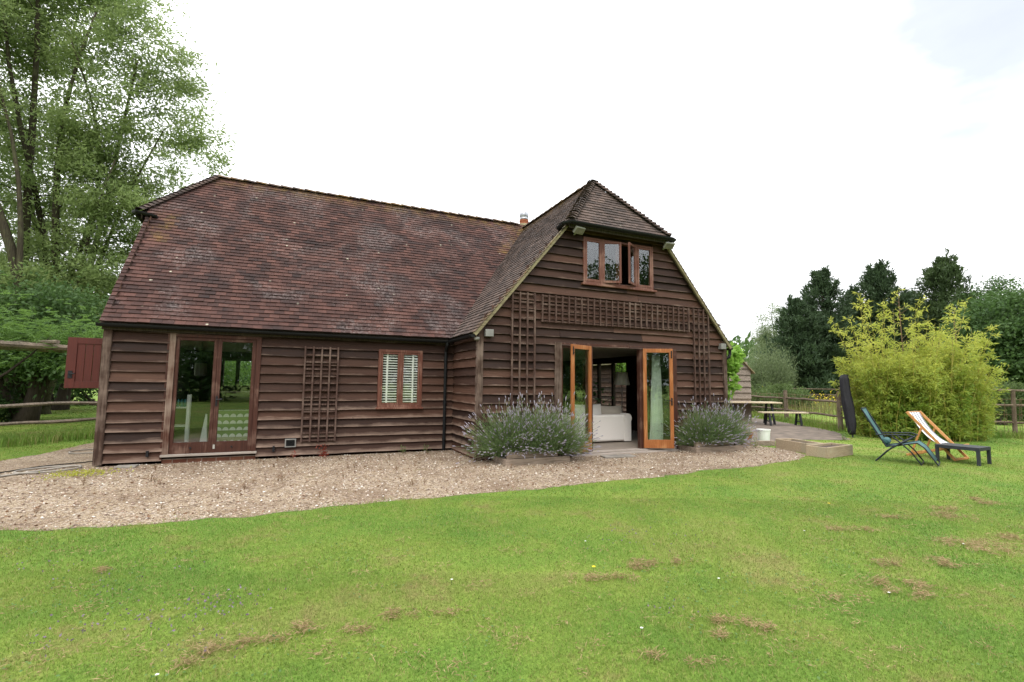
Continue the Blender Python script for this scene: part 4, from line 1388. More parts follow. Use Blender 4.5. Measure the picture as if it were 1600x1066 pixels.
# ------------------------------------------------------------------ lavender in timber-edged beds
M_LAVF = mat_leaf('lavender_foliage', (0.062, 0.116, 0.038), (0.185, 0.255, 0.100), 0.28)
M_LAVS = mat_leaf('lavender_stems', (0.15, 0.18, 0.085), (0.27, 0.28, 0.16), 0.2)
M_LAVB = mat_leaf('lavender_flowers', (0.20, 0.18, 0.225), (0.44, 0.405, 0.455), 0.2)
def lavender(cx, cy, cz, rx, ry, hz, nst, seed, label, grp, lean=(0, 0)):
    rng = np.random.default_rng(seed)
    t = empty('lavender_bush', (cx, cy, cz), label, 'lavender', grp)
    # several plants side by side, stems radiating from each crown
    npl = 5
    cent = np.stack([np.linspace(-0.55, 0.55, npl) * rx, rng.uniform(-0.25, 0.25, npl) * ry, np.zeros(npl)], 1)
    k = rng.integers(0, npl, nst)
    th = rng.uniform(0, 2 * np.pi, nst)
    el = np.arcsin(rng.uniform(0.05, 1.0, nst) ** 0.8)
    D = np.stack([np.cos(th) * np.cos(el), np.sin(th) * np.cos(el) * 0.85, np.sin(el)], 1) + np.array([lean[0], lean[1], 0])
    D = unit(D)
    front = 1 - 0.50 * (1 - D[:, 2]) * np.maximum(0, -D[:, 1])
    Ln = front * hz * rng.uniform(0.55, 1.08, nst) * (0.80 + 0.25 * D[:, 2]) * (1 + 0.10 * np.sin(th * 4 + k * 1.7))
    Ln *= 1.0 + 0.35 * (1 - D[:, 2]) * (rx / hz - 0.85)
    # foliage: fine upright leaves along the inner two thirds
    nl = nst * 26
    kk = rng.integers(0, nst, nl)
    f = rng.uniform(0.04, 0.84, nl) ** 0.85
    P = cent[k[kk]] + D[kk] * (Ln[kk] * f)[:, None] + rng.normal(size=(nl, 3)) * 0.045
    P[:, 2] -= 0.05 * (f ** 2) * (1 - D[kk][:, 2])
    P += np.array([cx, cy, cz])
    fl_ = np.where(P[:, 1] < cy - 0.24, 0.20 + 0.10 * np.abs(rng.normal(size=len(P))), cz + 0.01)
    P[:, 2] = np.maximum(P[:, 2], fl_)
    Dl = unit(D[kk] + rng.normal(size=(nl, 3)) * 0.38 + np.array([0, 0, 0.25]))
    V = leaves(P, Dl, rng.uniform(0.05, 0.12, nl), rng.uniform(0.008, 0.014, nl), rng)
    np_mesh('foliage', V, 4, rng.random(nl), M_LAVF, t)
    # bare flowering stems with their spikes
    mbs, mbf = MB(), MB()
    for i in range(nst):
        if rng.random() < 0.16:
            continue
        b = cent[k[i]] + np.array([cx, cy, cz])
        bend = rng.normal(size=3) * 0.06
        pts = []
        for q in (0.45, 0.75, 1.0):
            pt = b + D[i] * Ln[i] * q + bend * q * q
            pt[2] -= 0.10 * (q ** 3) * (1 - D[i][2])
            pt[2] = max(pt[2], 0.04 if pt[1] > cy - 0.24 else 0.16 + 0.12 * rng.random())
            pts.append(pt)
        mbs.tube(pts, 0.0022, 3, cap=False)
        d = Vector(pts[2] - pts[1]).normalized()
        L_ = rng.uniform(0.045, 0.09)
        r_ = rng.uniform(0.008, 0.0125)
        p0 = Vector(pts[2])
        mbf.tube([p0, p0 + d * L_ * 0.18, p0 + d * L_ * 0.4, p0 + d * L_ * 0.55, p0 + d * L_ * 0.8, p0 + d * L_], [0.003, r_, r_ * 0.65, r_ * 1.05, r_ * 0.8, 0.002], 5, cap=False)
    mbs.build('stems', M_LAVS, t)
    mbf.build('flower_spikes', M_LAVB, t)
    return t
def sleeper_bed(x0, x1, y0, y1, label, yaw=0.0):
    t = empty('timber_bed', ((x0 + x1) / 2, (y0 + y1) / 2, 0), label, 'raised bed', 'timber edged lavender beds')
    mbq = MB()
    mbq.box((x0, y0, -0.03), (x1, y0 + 0.10, 0.115)); mbq.build('sleeper', M_SLEEPER, t, bevel=0.008)
    mbq = MB(); mbq.box((x0 + 0.06, y0 + 0.07, 0.118), (x1 - 0.25, y0 + 0.16, 0.235)); mbq.build('sleeper', M_SLEEPER, t, bevel=0.008)
    mbq = MB(); mbq.box((x0 - 0.002, y0 + 0.103, -0.03), (x0 + 0.10, y1, 0.112)); mbq.build('sleeper', M_SLEEPER, t, bevel=0.008)
    mbq = MB(); mbq.box((x1 - 0.1, y0 + 0.103, -0.03), (x1, y1, 0.112)); mbq.build('sleeper', M_SLEEPER, t, bevel=0.008)
    mbq = MB(); mbq.box((x0 + 0.1, y0 + 0.16, -0.02), (x1 - 0.1, y1 - 0.01, 0.15)); mbq.build('soil', M_SOIL, t)
sleeper_bed(6.98, 8.42, -2.50, -1.80, 'grey timber bed holding the lavender left of the garden doors')
sleeper_bed(11.95, 13.5, -2.40, -1.80, 'grey timber bed holding the lavender right of the garden doors')
lavender(7.70, -2.12, 0.14, 1.08, 0.68, 1.03, 1750, 5, 'larger flowering lavender bush left of the open garden doors', 'lavender bushes by the garden doors', (0.06, -0.04))
lavender(12.82, -2.08, 0.14, 1.05, 0.64, 1.00, 1250, 6, 'flowering lavender bush right of the garden doors, near the patio', 'lavender bushes by the garden doors', (0.16, -0.04))

# ------------------------------------------------------------------ garden furniture
# teal reclining chair; local x = forward, y = to the left of the sitter
t = empty('reclining_chair', (15.2, -5.0, 0), 'teal mesh reclining garden chair with dark tubular frame and footrest', 'garden chair')
M = Matrix.Translation((15.21, -4.92, 0)) @ Matrix.Rotation(math.atan2(-0.93, 0.38), 4, 'Z')
HW = 0.29
L3 = lambda x, y, z: M @ Vector((x, y, z))
bk0, bk1 = (-0.17, 0.33), (-0.58, 1.13)      # back: bottom, top (x, z)
st0, st1 = (-0.17, 0.33), (0.35, 0.45)
ft1 = (0.66, 0.03)
mb = MB()
for s in (-1, 1):
    y = s * HW
    mb.tube([L3(bk1[0], y, bk1[1]), L3(bk0[0], y, bk0[1])], 0.013, 8)
    mb.tube([L3(st0[0], y, st0[1]), L3(st1[0], y, st1[1])], 0.013, 8)
    mb.tube([L3(st1[0], y, st1[1]), L3(0.46, y, 0.36), L3(ft1[0], y, ft1[1])], 0.013, 8)
    # crossed bowed legs
    yo = s * (HW + 0.03)
    mb.tube([L3(-0.36, yo, 0.012), L3(-0.15, yo, 0.25), L3(0.08, yo, 0.42), L3(0.30, yo, 0.56)], 0.014, 8)
    mb.tube([L3(0.40, yo, 0.012), L3(0.25, yo, 0.25), L3(0.06, yo, 0.45), L3(-0.10, yo, 0.59)], 0.014, 8)
for x, z in ((-0.36, 0.012), (0.40, 0.012), (0.08, 0.42)):
    mb.tube([L3(x, -HW - 0.03, z), L3(x, HW + 0.03, z)], 0.012, 8)
mb.tube([L3(ft1[0], -HW, ft1[1]), L3(ft1[0], HW, ft1[1])], 0.013, 8)
mb.tube([L3(bk1[0], -HW, bk1[1]), L3(bk1[0], HW, bk1[1])], 0.013, 8)
mb.build('frame', M_TUBE, t)
for s in (-1, 1):
    mb = MB()
    y = s * (HW + 0.045)
    mb.bar(L3(-0.34, y, 0.575), L3(0.22, y, 0.61), 0.055, 0.024)
    mb.bar(L3(0.22, y, 0.61), L3(0.33, y, 0.57), 0.055, 0.024)
    mb.build('armrest', M_TUBE, t, bevel=0.008)
def sling(name, pts, parent, mat, hw, sagw=0.0):
    mbq = MB()
    n = 6
    vs, fs = [], []
    for p in pts:
        for i in range(n + 1):
            u = i / n * 2 - 1
            vs.append(L3(p[0], u * hw, p[1] - sagw * (1 - u * u)))
    for j in range(len(pts) - 1):
        for i in range(n):
            a = j * (n + 1) + i
            fs.append((a, a + 1, a + n + 2, a + n + 1))
    mbq.add(vs, fs)
    o = mbq.build(name, mat, parent, smooth=True)
    so = o.modifiers.new('s', 'SOLIDIFY'); so.thickness = 0.006; so.offset = 0
    return o
sling('backrest', [bk1, (-0.48, 0.90), (-0.34, 0.62), (-0.24, 0.44), bk0], t, M_TEAL, HW - 0.004, 0.012)
sling('seat', [st0, (0.05, 0.365), st1], t, M_TEAL, HW - 0.004, 0.02)
sling('footrest', [st1, (0.46, 0.36), (0.62, 0.10)], t, M_TEAL, HW - 0.004, 0.01)
mb = MB()
pts = [L3(-0.19, -HW + 0.03, 0.43), L3(-0.19, -0.1, 0.43), L3(-0.19, 0.1, 0.43), L3(-0.19, HW - 0.03, 0.43)]
mb.tube(pts, [0.05, 0.075, 0.075, 0.05], 10)
mb.build('bolster', M_TEAL, t, smooth=True)

# striped deckchair; built in its own axes: x = forward (towards the feet), y = across
t = empty('deckchair', (16.75, -4.9, 0), 'wooden deckchair with white and navy striped canvas beside the low black table', 'deckchair')
M = Matrix.Translation((16.735, -4.90, 0)) @ Matrix.Rotation(math.atan2(-0.995, 0.06), 4, 'Z')
HW = 0.30
A0, A1 = (0.46, 0.02), (-0.40, 1.03)      # long frame: foot, head
B0, B1 = (-0.47, 0.02), (0.50, 0.34)      # crossing frame: rear foot, seat front
def rect_frame(p, q, hw, sec, name, bars):
    mbq = MB()
    for s in (-1, 1):
        mbq.bar(L3(p[0], s * hw, p[1]), L3(q[0], s * hw, q[1]), 0.026, sec, up=(0, 0, 1))
    for f in bars:
        x, z = p[0] + (q[0] - p[0]) * f, p[1] + (q[1] - p[1]) * f
        mbq.bar(L3(x, -hw - 0.012, z), L3(x, hw + 0.012, z), 0.026, 0.05)
    return mbq.build(name, M_TEAK, t, bevel=0.004)
rect_frame(A0, A1, HW, 0.055, 'frame', (0.02, 0.985))
rect_frame(B0, B1, HW - 0.032, 0.05, 'frame', (0.02, 0.985))
rect_frame((-0.34, 0.09), (-0.12, 0.68), HW + 0.03, 0.04, 'prop', (0.0,))
g = NG('striped_canvas')
v = g.attr('v')
f = g.math('FRACT', g.math('MULTIPLY', v, 4.0))
thin = g.math('MULTIPLY', g.math('GREATER_THAN', f, 0.60), g.math('LESS_THAN', f, 0.90))
thin2 = g.math('MULTIPLY', g.math('GREATER_THAN', f, 0.46), g.math('LESS_THAN', f, 0.52))
M_CANVAS = g.fin(g.mix(g.math('MAXIMUM', thin, thin2), (0.78, 0.78, 0.78), (0.045, 0.06, 0.11)), 0.9)
mb = MB()
n, k_ = 24, 14
vs, vv, fs = [], [], []
hd = Vector((A1[0] + 0.01, 0, A1[1])); ft = Vector((B1[0] - 0.01, 0, B1[1]))
ct = Vector((-0.02, 0, 0.14))
for j in range(k_ + 1):
    s = j / k_
    q = hd * (1 - s) ** 2 + ct * 2 * s * (1 - s) + ft * s * s
    for i in range(n + 1):
        u = i / n
        vs.append(L3(q.x, (u * 2 - 1) * (HW - 0.06), q.z + 0.01)); vv.append(u)
for j in range(k_):
    for i in range(n):
        a = j * (n + 1) + i
        fs.append((a, a + 1, a + n + 2, a + n + 1))
mb.add(vs, fs, None, vv)
o = mb.build('canvas', M_CANVAS, t, smooth=True)
so = o.modifiers.new('s', 'SOLIDIFY'); so.thickness = 0.005

# low charcoal slatted table
t = empty('side_table', (16.44, -5.5, 0), 'low charcoal rectangular garden table in front of the deckchair', 'table')
M = Matrix.Translation((16.42, -5.52, 0)) @ Matrix.Rotation(R(5), 4, 'Z')
mb = MB()
for i in range(5):
    x = -0.30 + i * 0.121
    mb.box((x, -0.37, 0.345), (x + 0.116, 0.37, 0.37), M)
mb.box((-0.30, -0.37, 0.30), (0.305, -0.345, 0.344), M); mb.box((-0.30, 0.345, 0.30), (0.305, 0.37, 0.344), M)
mb.box((-0.30, -0.344, 0.30), (-0.275, 0.344, 0.344), M); mb.box((0.28, -0.344, 0.30), (0.305, 0.344, 0.344), M)
mb.build('tabletop', M_CHAR, t, bevel=0.003)
for x in (-0.297, 0.247):
    for y in (-0.367, 0.312):
        mb = MB(); mb.box((x, y, 0), (x + 0.055, y + 0.055, 0.345), M); mb.build('leg', M_CHAR, t, bevel=0.003)

# closed parasol in a black cover, leaning
t = empty('parasol', (19.4, -1.5, 0), 'closed parasol in a black cover leaning beside the bamboo', 'parasol')
a, b = Vector((19.40, -1.48, 0.0)), Vector((19.74, -1.08, 1.98))
mb = MB()
pts, rad = [], []
rng_ = random.Random(4)
for i in range(15):
    f = i / 14
    pts.append(a.lerp(b, 0.05 + 0.95 * f) + Vector((0.010 * math.sin(f * 7), 0.008 * math.cos(f * 9), 0)))
    rad.append(0.86 * (0.10 + 0.085 * math.sin(min(1, f * 3.4) * math.pi / 2) - 0.03 * f) * (1 + rng_.uniform(-0.05, 0.05)) if f < 0.99 else 0.10)
mb.tube(pts, rad, 40)
for i_, v_ in enumerate(mb.V):      # long soft folds of the gathered cloth
    q_ = i_ // 40
    th_ = 2 * math.pi * (i_ % 40) / 40
    k_ = 1 + 0.10 * math.sin(5 * th_ + 0.5 * math.sin(q_ * 0.9)) + 0.04 * math.sin(9 * th_ + q_)
    c_ = pts[q_]
    mb.V[i_] = (c_.x + (v_[0] - c_.x) * k_, c_.y + (v_[1] - c_.y) * k_, v_[2])
cv = mb.build('cover', M_COVER, t, smooth=True)
mb = MB()
mb.tube([a + Vector((0, 0, -0.1)), a.lerp(b, 0.1)], 0.024, 8)
mb.build('pole', M_DARKLEG, t)

# picnic table and bench on the patio
def a_leg(mbq, c, M, spread, hgt, across=True):
    for s in (-1, 1):
        mbq.bar(M @ Vector((c, s * spread, 0)), M @ Vector((c, s * spread * 0.45, hgt)), 0.07, 0.06)
    mbq.bar(M @ Vector((c, -spread * 0.8, hgt * 0.36)), M @ Vector((c, spread * 0.8, hgt * 0.36)), 0.04, 0.05)
t = empty('garden_table', (21.3, 3.7, 0), 'pale plank topped garden table with black splayed legs on the patio', 'table')
M = Matrix.Translation((20.9, 3.55, 0)) @ Matrix.Rotation(R(-24), 4, 'Z')
mb = MB()
for i in range(5):
    mb.box((-1.15, -0.42 + i * 0.17, 0.875), (1.15, -0.42 + i * 0.17 + 0.163, 0.925), M)
mb.build('tabletop', M_TABTOP, t, bevel=0.004)
for c in (-0.8, 0.8):
    mb = MB(); a_leg(mb, c, M, 0.42, 0.875); mb.build('leg', M_DARKLEG, t)
t = empty('garden_bench', (21.9, 2.5, 0), 'pale plank bench with black splayed legs in front of the garden table', 'bench')
M = Matrix.Translation((21.42, 2.42, 0)) @ Matrix.Rotation(R(-24), 4, 'Z')
mb = MB()
for i in range(2):
    mb.box((-0.95, -0.18 + i * 0.185, 0.50), (0.95, -0.18 + i * 0.185 + 0.178, 0.55), M)
mb.build('seat', M_TABTOP, t, bevel=0.004)
for c in (-0.62, 0.62):
    mb = MB(); a_leg(mb, c, M, 0.22, 0.50); mb.build('leg', M_DARKLEG, t)

# wooden planters at the end of the gravel
def planter(cx, cy, lx, ly, h, yaw, label):
    t = empty('wooden_planter', (cx, cy, 0), label, 'planter', 'shallow wooden planters by the gravel')
    M = Matrix.Translation((cx, cy, 0)) @ Matrix.Rotation(R(yaw), 4, 'Z')
    for a, b in (((-lx / 2, -ly / 2, 0), (lx / 2, -ly / 2 + 0.04, h)), ((-lx / 2, ly / 2 - 0.04, 0), (lx / 2, ly / 2, h)), ((-lx / 2, -ly / 2 + 0.042, 0), (-lx / 2 + 0.04, ly / 2 - 0.042, h - 0.004)), ((lx / 2 - 0.04, -ly / 2 + 0.042, 0), (lx / 2, ly / 2 - 0.042, h - 0.004))):
        mbq = MB(); mbq.box(a, b, M); mbq.build('side_board', M_NEWPL, t, bevel=0.004)
    mbq = MB(); mbq.box((-lx / 2 + 0.045, -ly / 2 + 0.045, 0.0), (lx / 2 - 0.045, ly / 2 - 0.045, h - 0.05), M); mbq.build('soil', M_SOIL, t)
    return t
planter(14.68, -3.78, 1.16, 0.48, 0.24, 8, 'shallow wooden planter nearest the lawn, its end board facing the gravel')
planter(14.73, -2.99, 0.50, 1.00, 0.25, -12, 'longer wooden planter standing behind the planter nearest the lawn')
mb = MB()
mb.bar((14.2, -1.75, 0.06), (15.05, -2.05, 0.06), 0.12, 0.14)
tag(mb.build('edging_timber', M_SLEEPER, None, bevel=0.01), 'grey edging timber on the gravel in front of the white bucket', 'timber')
t = empty('bucket', (15.6, -1.3, 0.0), 'white plastic bucket at the edge of the patio', 'bucket')
mb = MB(); mb.lathe((15.6, -1.3, 0.02), [(0.15, 0), (0.175, 0.30), (0.185, 0.305), (0.185, 0.335), (0.17, 0.335), (0.145, 0.05)], 22); bk = mb.build('body', M_WHITE, t)
mb = MB()
mb.tube([(15.6 + 0.19 * math.cos(q), -1.3 - 0.06 * math.sin(q), 0.30 - 0.12 * math.sin(q)) for q in lin(0, math.pi, 12)], 0.004, 5)
mb.build('handle', M_GREY, t)
for x, y, lab in ((15.13, -1.15, 'terracotta flowerpot next to the white bucket, on the lavender side'), ):
    mb = MB(); M = Matrix.Translation((x, y, 0.012))
    mb.lathe((x, y, 0.012), [(0.095, 0), (0.13, 0.20), (0.145, 0.20), (0.145, 0.25), (0.13, 0.25), (0.12, 0.18)], 18)
    tag(mb.build('flowerpot', M_TERRA, None), lab, 'flowerpot')
mb = MB()
vs = [(9.35, -2.40, 0), (10.12, -2.47, 0), (10.16, -2.18, 0), (9.42, -2.10, 0)]
mb.add([(x, y, z + q) for q in (0.0, 0.035) for x, y, z in vs], [(3, 2, 1, 0), (4, 5, 6, 7), (0, 1, 5, 4), (1, 2, 6, 5), (2, 3, 7, 6), (3, 0, 4, 7)])
tag(mb.build('stepping_stone', M_STONE, None, bevel=0.008), 'flat grey stone slab lying in the gravel before the garden doors', 'slab')
mb = MB()
mb.box((0.30, -0.38, -0.01), (0.62, -0.12, 0.03))
tag(mb.build('paving_slab', M_STONE, None, bevel=0.01), 'grey slab half buried in gravel against the brick plinth', 'slab')

# hose and cable on the gravel at the left corner
def loop_pts(cx, cy, rx, ry, a0, a1, n, z=0.025, rot=0.0, jit=0.03, seed=0):
    rg = random.Random(seed)
    out = []
    for i in range(n):
        a = a0 + (a1 - a0) * i / (n - 1)
        x, y = rx * math.cos(a) * (1 + rg.uniform(-jit, jit)), ry * math.sin(a) * (1 + rg.uniform(-jit, jit))
        out.append((cx + x * math.cos(rot) - y * math.sin(rot), cy + x * math.sin(rot) + y * math.cos(rot), z + 0.004 * i / n))
    return out
mb = MB()
mb.tube(loop_pts(-0.62, -0.25, 0.42, 0.30, 0.4, 6.9, 40, 0.03, 0.4, 0.04, 1) + [(-1.3, -1.0, 0.02), (-1.7, -1.25, 0.02), (-2.3, -1.3, 0.02)], 0.016, 6)
tag(mb.build('garden_hose', M_HOSE, None, smooth=True), 'pale looped hose lying on the gravel, nearer the camera of the two coils', 'hose', 'hoses at the house corner')
mb = MB()
mb.tube(loop_pts(-0.75, 2.2, 0.40, 0.35, 0.0, 6.0, 30, 0.03, 0.2, 0.05, 2) + [(-0.30, 2.7, 0.03), (-0.15, 3.3, 0.03)], 0.014, 6)
tag(mb.build('garden_hose', M_HOSE, None, smooth=True), 'pale hose coil close to the left end wall under the shutter', 'hose', 'hoses at the house corner')
mb = MB()
mb.tube([(-0.08, 0.7, 0.03), (-0.35, 0.5, 0.025), (-0.9, 0.25, 0.02), (-1.3, -0.4, 0.02), (-1.5, -0.9, 0.02)], 0.010, 6)
tag(mb.build('cable', M_BLACK, None), 'black cable running from the house corner across the gravel', 'cable')

# ------------------------------------------------------------------ fences
def rail_fence(pts, label, mat, heights, ph, wire=False, seed=0, posts=True, prad=0.06, group='post and rail fences'):
    rg = random.Random(seed)
    t = empty('rail_fence', (pts[0][0], pts[0][1], 0), label, 'fence', group)
    P = [Vector((*p, 0)) for p in pts]
    if posts:
        for p in P:
            mbq = MB()
            j = Vector((rg.uniform(-0.05, 0.05), rg.uniform(-0.05, 0.05), 0))
            mbq.tube([p + Vector((0, 0, -0.1)), p + j * 0.5 + Vector((0, 0, ph * 0.5)), p + j + Vector((0, 0, ph * rg.uniform(0.96, 1.04)))], [prad * 1.15, prad, prad * 0.95], 7)
            mbq.build('post', mat, t)
    for a, b in zip(P[:-1], P[1:]):
        for h in heights:
            mbq = MB()
            q, rr = [], []
            for i in range(9):
                f = i / 8
                q.append(a.lerp(b, f) + Vector((0.02 * fbm(i * 0.9 + seed, h), 0.02 * fbm(i * 0.7, h + seed), h + 0.035 * fbm(i * 0.5 + seed * 3, h * 7))))
                rr.append(0.045 + 0.012 * fbm(i * 1.3, h * 3 + seed))
            mbq.tube(q, rr, 6)
            mbq.build('rail', mat, t)
    if wire:
        mbq = MB()
        for a, b in zip(P[:-1], P[1:]):
            L_ = (b - a).length
            for i in range(int(L_ / 0.16)):
                f = (i + rg.uniform(0.2, 0.8)) * 0.16 / L_
                c = a.lerp(b, min(1, f))
                tl = rg.uniform(-0.10, 0.10)
                mbq.tube([c + Vector((0.03, 0, 0.02)), c + Vector((tl * 0.4, tl * 0.4, 0.6)), c + Vector((tl, tl, rg.uniform(1.05, 1.35)))], 0.006, 4, cap=False)
            for h in (0.2, 0.75, 1.25):
                mbq.tube([a + Vector((0, 0, h)), a.lerp(b, 0.5) + Vector((0, 0, h - 0.03)), b + Vector((0, 0, h))], 0.005, 4, cap=False)
        mbq.build('wire_mesh', M_WIRE, t)
    return t
rail_fence([(25.9, 8.6), (23.75, 4.0), (21.35, 0.1)], 'rustic rail fence with rusty netting behind the patio table', M_RAILB, (0.52, 1.06), 1.42, True, 1, prad=0.085)
rail_fence([(21.35, 0.1), (22.7, -1.4), (25.0, -3.25), (27.6, -5.4), (30.5, -7.6)], 'rustic rail fence with netting to the right of the bamboo', M_RAILB, (0.48, 1.06, 1.55), 1.5, True, 2)
rail_fence([(-6.2, 1.2), (-3.35, 3.75), (-0.9, 6.3), (1.4, 8.8)], 'grey split rail fence left of the house under the pergola', M_RAIL, (0.50, 0.94), 1.25, False, 3, posts=True)
rail_fence([(36.0, 24.0), (40.0, 19.0), (44.0, 13.5), (48.0, 7.0), (52, -1)], 'distant brown rail fence across the meadow', M_RAILB, (0.5, 0.95, 1.4), 1.5, False, 4)

# pergola at the left with rough beams
t = empty('pergola', (-3.6, 4.6, 0), 'rough timber pergola carrying wisteria left of the house', 'pergola')
pg = [(-6.6, 2.3), (-3.9, 4.9), (-1.2, 7.6), (0.6, 9.4)]
for x, y in (pg[0], (pg[1][0] - 1.1, pg[1][1] - 1.06), pg[3]):
    mb = MB(); mb.tube([(x, y, -0.1), (x + 0.02, y, 1.3), (x, y, 2.45)], [0.085, 0.075, 0.075], 8); mb.build('post', M_BARKD, t)
mb = MB()
mb.tube([(x, y, 2.42 + 0.03 * (i % 2)) for i, (x, y) in enumerate(pg)], [0.09, 0.085, 0.08, 0.08], 7)
mb.build('beam', M_RAIL, t)
mb = MB()
mb.tube([(x - 1.3, y + 1.3, 2.45) for x, y in pg], 0.08, 7)
mb.build('beam', M_RAIL, t)
for i in range(5):
    f = i / 4
    x, y = pg[0][0] + (pg[3][0] - pg[0][0]) * f, pg[0][1] + (pg[3][1] - pg[0][1]) * f
    mb = MB(); mb.tube([(x + 0.3, y - 0.3, 2.56), (x - 1.6, y + 1.6, 2.58)], 0.06, 7); mb.build('cross_beam', M_RAIL, t)
mb = MB(); mb.tube([(-5.0, 3.84, 1.7), (-4.35, 4.45, 2.36)], 0.05, 6); mb.build('brace', M_RAIL, t)

# small boarded shed and the neighbouring gable beyond the house
t = empty('garden_shed', (21.3, 5.4, 0), 'small weathered boarded shed behind the climbing vine at the house corner', 'shed')
mb = MB()
boards(mb, (18.85, 4.5, 0), Vector((0.95, -0.31, 0)), Vector((-0.31, -0.95, 0)), lambda z: (0.0, 2.45) if z < 2.25 else (max(0, (z - 2.25) / 1.0), min(2.45, 2.45 - (z - 2.25) / 1.0)), 0.02, 3.3, 0.26, [], 31)
mb.box((18.95, 4.75, 0.0), (20.85, 6.6, 2.2))
mb.build('wall', mat_wood('silvered_boards', (0.13, 0.105, 0.085), (0.30, 0.25, 0.21), rough=0.9, spec=0.1, axis='X'), t)
mb = MB()
ux = Vector((0.95, -0.31, 0)); nx = Vector((-0.31, -0.95, 0))
o_ = Vector((18.85, 4.5, 0))
for s, a0, a1 in ((1, -0.15, 1.24), (-1, 2.60, 1.21)):
    p0 = o_ + ux * a0 + nx * 0.15 + Vector((0, 0, 2.12)); p1 = o_ + ux * a1 + nx * 0.15 + Vector((0, 0, 3.50))
    q0, q1 = p0 - nx * 2.4, p1 - nx * 2.4
    up_ = Vector((0, 0, 0.05))
    mb.add([p0, p1, q1, q0, p0 + up_, p1 + up_, q1 + up_, q0 + up_], [(0, 1, 2, 3), (7, 6, 5, 4), (0, 4, 5, 1), (1, 5, 6, 2), (2, 6, 7, 3), (3, 7, 4, 0)])
mb.build('roof', M_BARGE, t)
t = empty('neighbouring_gable', (19.6, 8, 0), 'tiled gable of a second building just showing past the right edge of the barn', 'house')
mb = MB()
boards(mb, (0, 5.3, 0), PX, -PYV, lambda z: (max(16.75, 16.4 + (z - 2.7) / 1.183), min(22.0, 22.25 - (z - 2.7) / 1.183)), 0.05, 4.3, 0.2, [], 41)
mb.box((16.7, 5.32, 0), (21.9, 12, 2.7))
boards(mb, (16.7, 0, 0), PYV, -PX, lambda z: (5.4, 12.0), 0.05, 2.5, 0.2, [], 43)
mb.build('wall', M_BOARD, t)
mb = MB()
SGb = Vector((1, 0, 1.183)).normalized()
hw_ = 2.97
apx, apz = 19.32, 2.62 + hw_ * 1.183
def nb_in(u, s):
    y, z = 5.12 + u, 2.62 + SGb.z * s
    return not (z > 4.32 and y < 5.0 + (z - 4.32) / 1.2)
tiles(mb, (apx + hw_, 5.12, 2.62), PYV, (-SGb.x, 0, SGb.z), 7, hw_ / SGb.x, nb_in, seed=51)
tiles(mb, (apx - hw_, 5.12, 2.62), PYV, SGb, 7, hw_ / SGb.x, nb_in, seed=52)
hx2 = (4.32 - 2.62) / 1.183
SFb = Vector((0, 1, 1.2)).normalized()
def nh_in(u, s):
    x, z = apx - hw_ + hx2 - 0.1 + u, 4.32 + SFb.z * s
    h = (z - 2.62) / 1.183
    return apx - hw_ + h - 0.04 < x < apx + hw_ - h + 0.04
tiles(mb, (apx - hw_ + hx2 - 0.1, 5.0, 4.32), PX, SFb, 2 * (hw_ - hx2) + 0.2, (apz - 4.32) / SFb.z, nh_in, seed=53)
mb.build('roof', M_TILE2, t)
mb = MB()
mb.bar((apx - hw_ - 0.03, 5.2, 2.56), (apx - hw_ - 0.03, 12, 2.56), 0.05, 0.14)
mb.bar((apx + hw_ - 0.02, 5.15, 2.56), (apx + hw_ - hx2, 5.15, 4.26), 0.05, 0.09, up=(SGb.z, 0, SGb.x))
mb.build('bargeboard', M_BARGE, t)

# ------------------------------------------------------------------ vegetation
ML_ASH = mat_leaf('ash_leaves', (0.090, 0.150, 0.042), (0.245, 0.310, 0.110), 0.5)
ML_BRT = mat_leaf('bright_leaves', (0.055, 0.122, 0.022), (0.135, 0.225, 0.048), 0.42)
ML_DRK = mat_leaf('dark_leaves', (0.024, 0.058, 0.014), (0.060, 0.115, 0.028), 0.3)
ML_OAK = mat_leaf('mid_green_leaves', (0.030, 0.072, 0.020), (0.090, 0.155, 0.042), 0.32)
ML_CON = mat_leaf('conifer_sprays', (0.020, 0.043, 0.019), (0.070, 0.108, 0.048), 0.2)
ML_CON2 = mat_leaf('mid_conifer_sprays', (0.030, 0.056, 0.020), (0.080, 0.118, 0.042), 0.2)
ML_GRY = mat_leaf('grey_green_leaves', (0.085, 0.125, 0.055), (0.20, 0.245, 0.12), 0.42)
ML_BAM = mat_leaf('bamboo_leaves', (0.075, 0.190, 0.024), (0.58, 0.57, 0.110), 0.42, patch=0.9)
ML_VINE = mat_leaf('vine_leaves', (0.13, 0.26, 0.035), (0.26, 0.42, 0.075), 0.45)
ML_BRAM = mat_leaf('bramble_leaves', (0.045, 0.085, 0.025), (0.125, 0.17, 0.055), 0.35)

def stem_path(p, q, n, wob, rng, sag=0.0):
    p, q = np.array(p, float), np.array(q, float)
    out = []
    L = np.linalg.norm(q - p)
    a = rng.normal(size=3) * wob * L
    b = rng.normal(size=3) * wob * L
    for i in range(n):
        f = i / (n - 1)
        out.append(p + (q - p) * f + a * math.sin(math.pi * f) * 0.6 + b * math.sin(2 * math.pi * f) * 0.35 + np.array([0, 0, sag * math.sin(math.pi * f)]))
    return np.array(out)

def sample_ell(ells, n, rng, shell=2.0):
    wts = np.array([e[1][0] * e[1][1] * e[1][2] for e in ells]) ** 0.8
    k = rng.choice(len(ells), n, p=wts / wts.sum())
    d = unit(rng.normal(size=(n, 3)))
    r = rng.uniform(0, 1, n) ** (1 / (3 * shell))
    c = np.array([ells[i][0] for i in k])
    rad = np.array([ells[i][1] for i in k])
    return c + d * rad * r[:, None], d

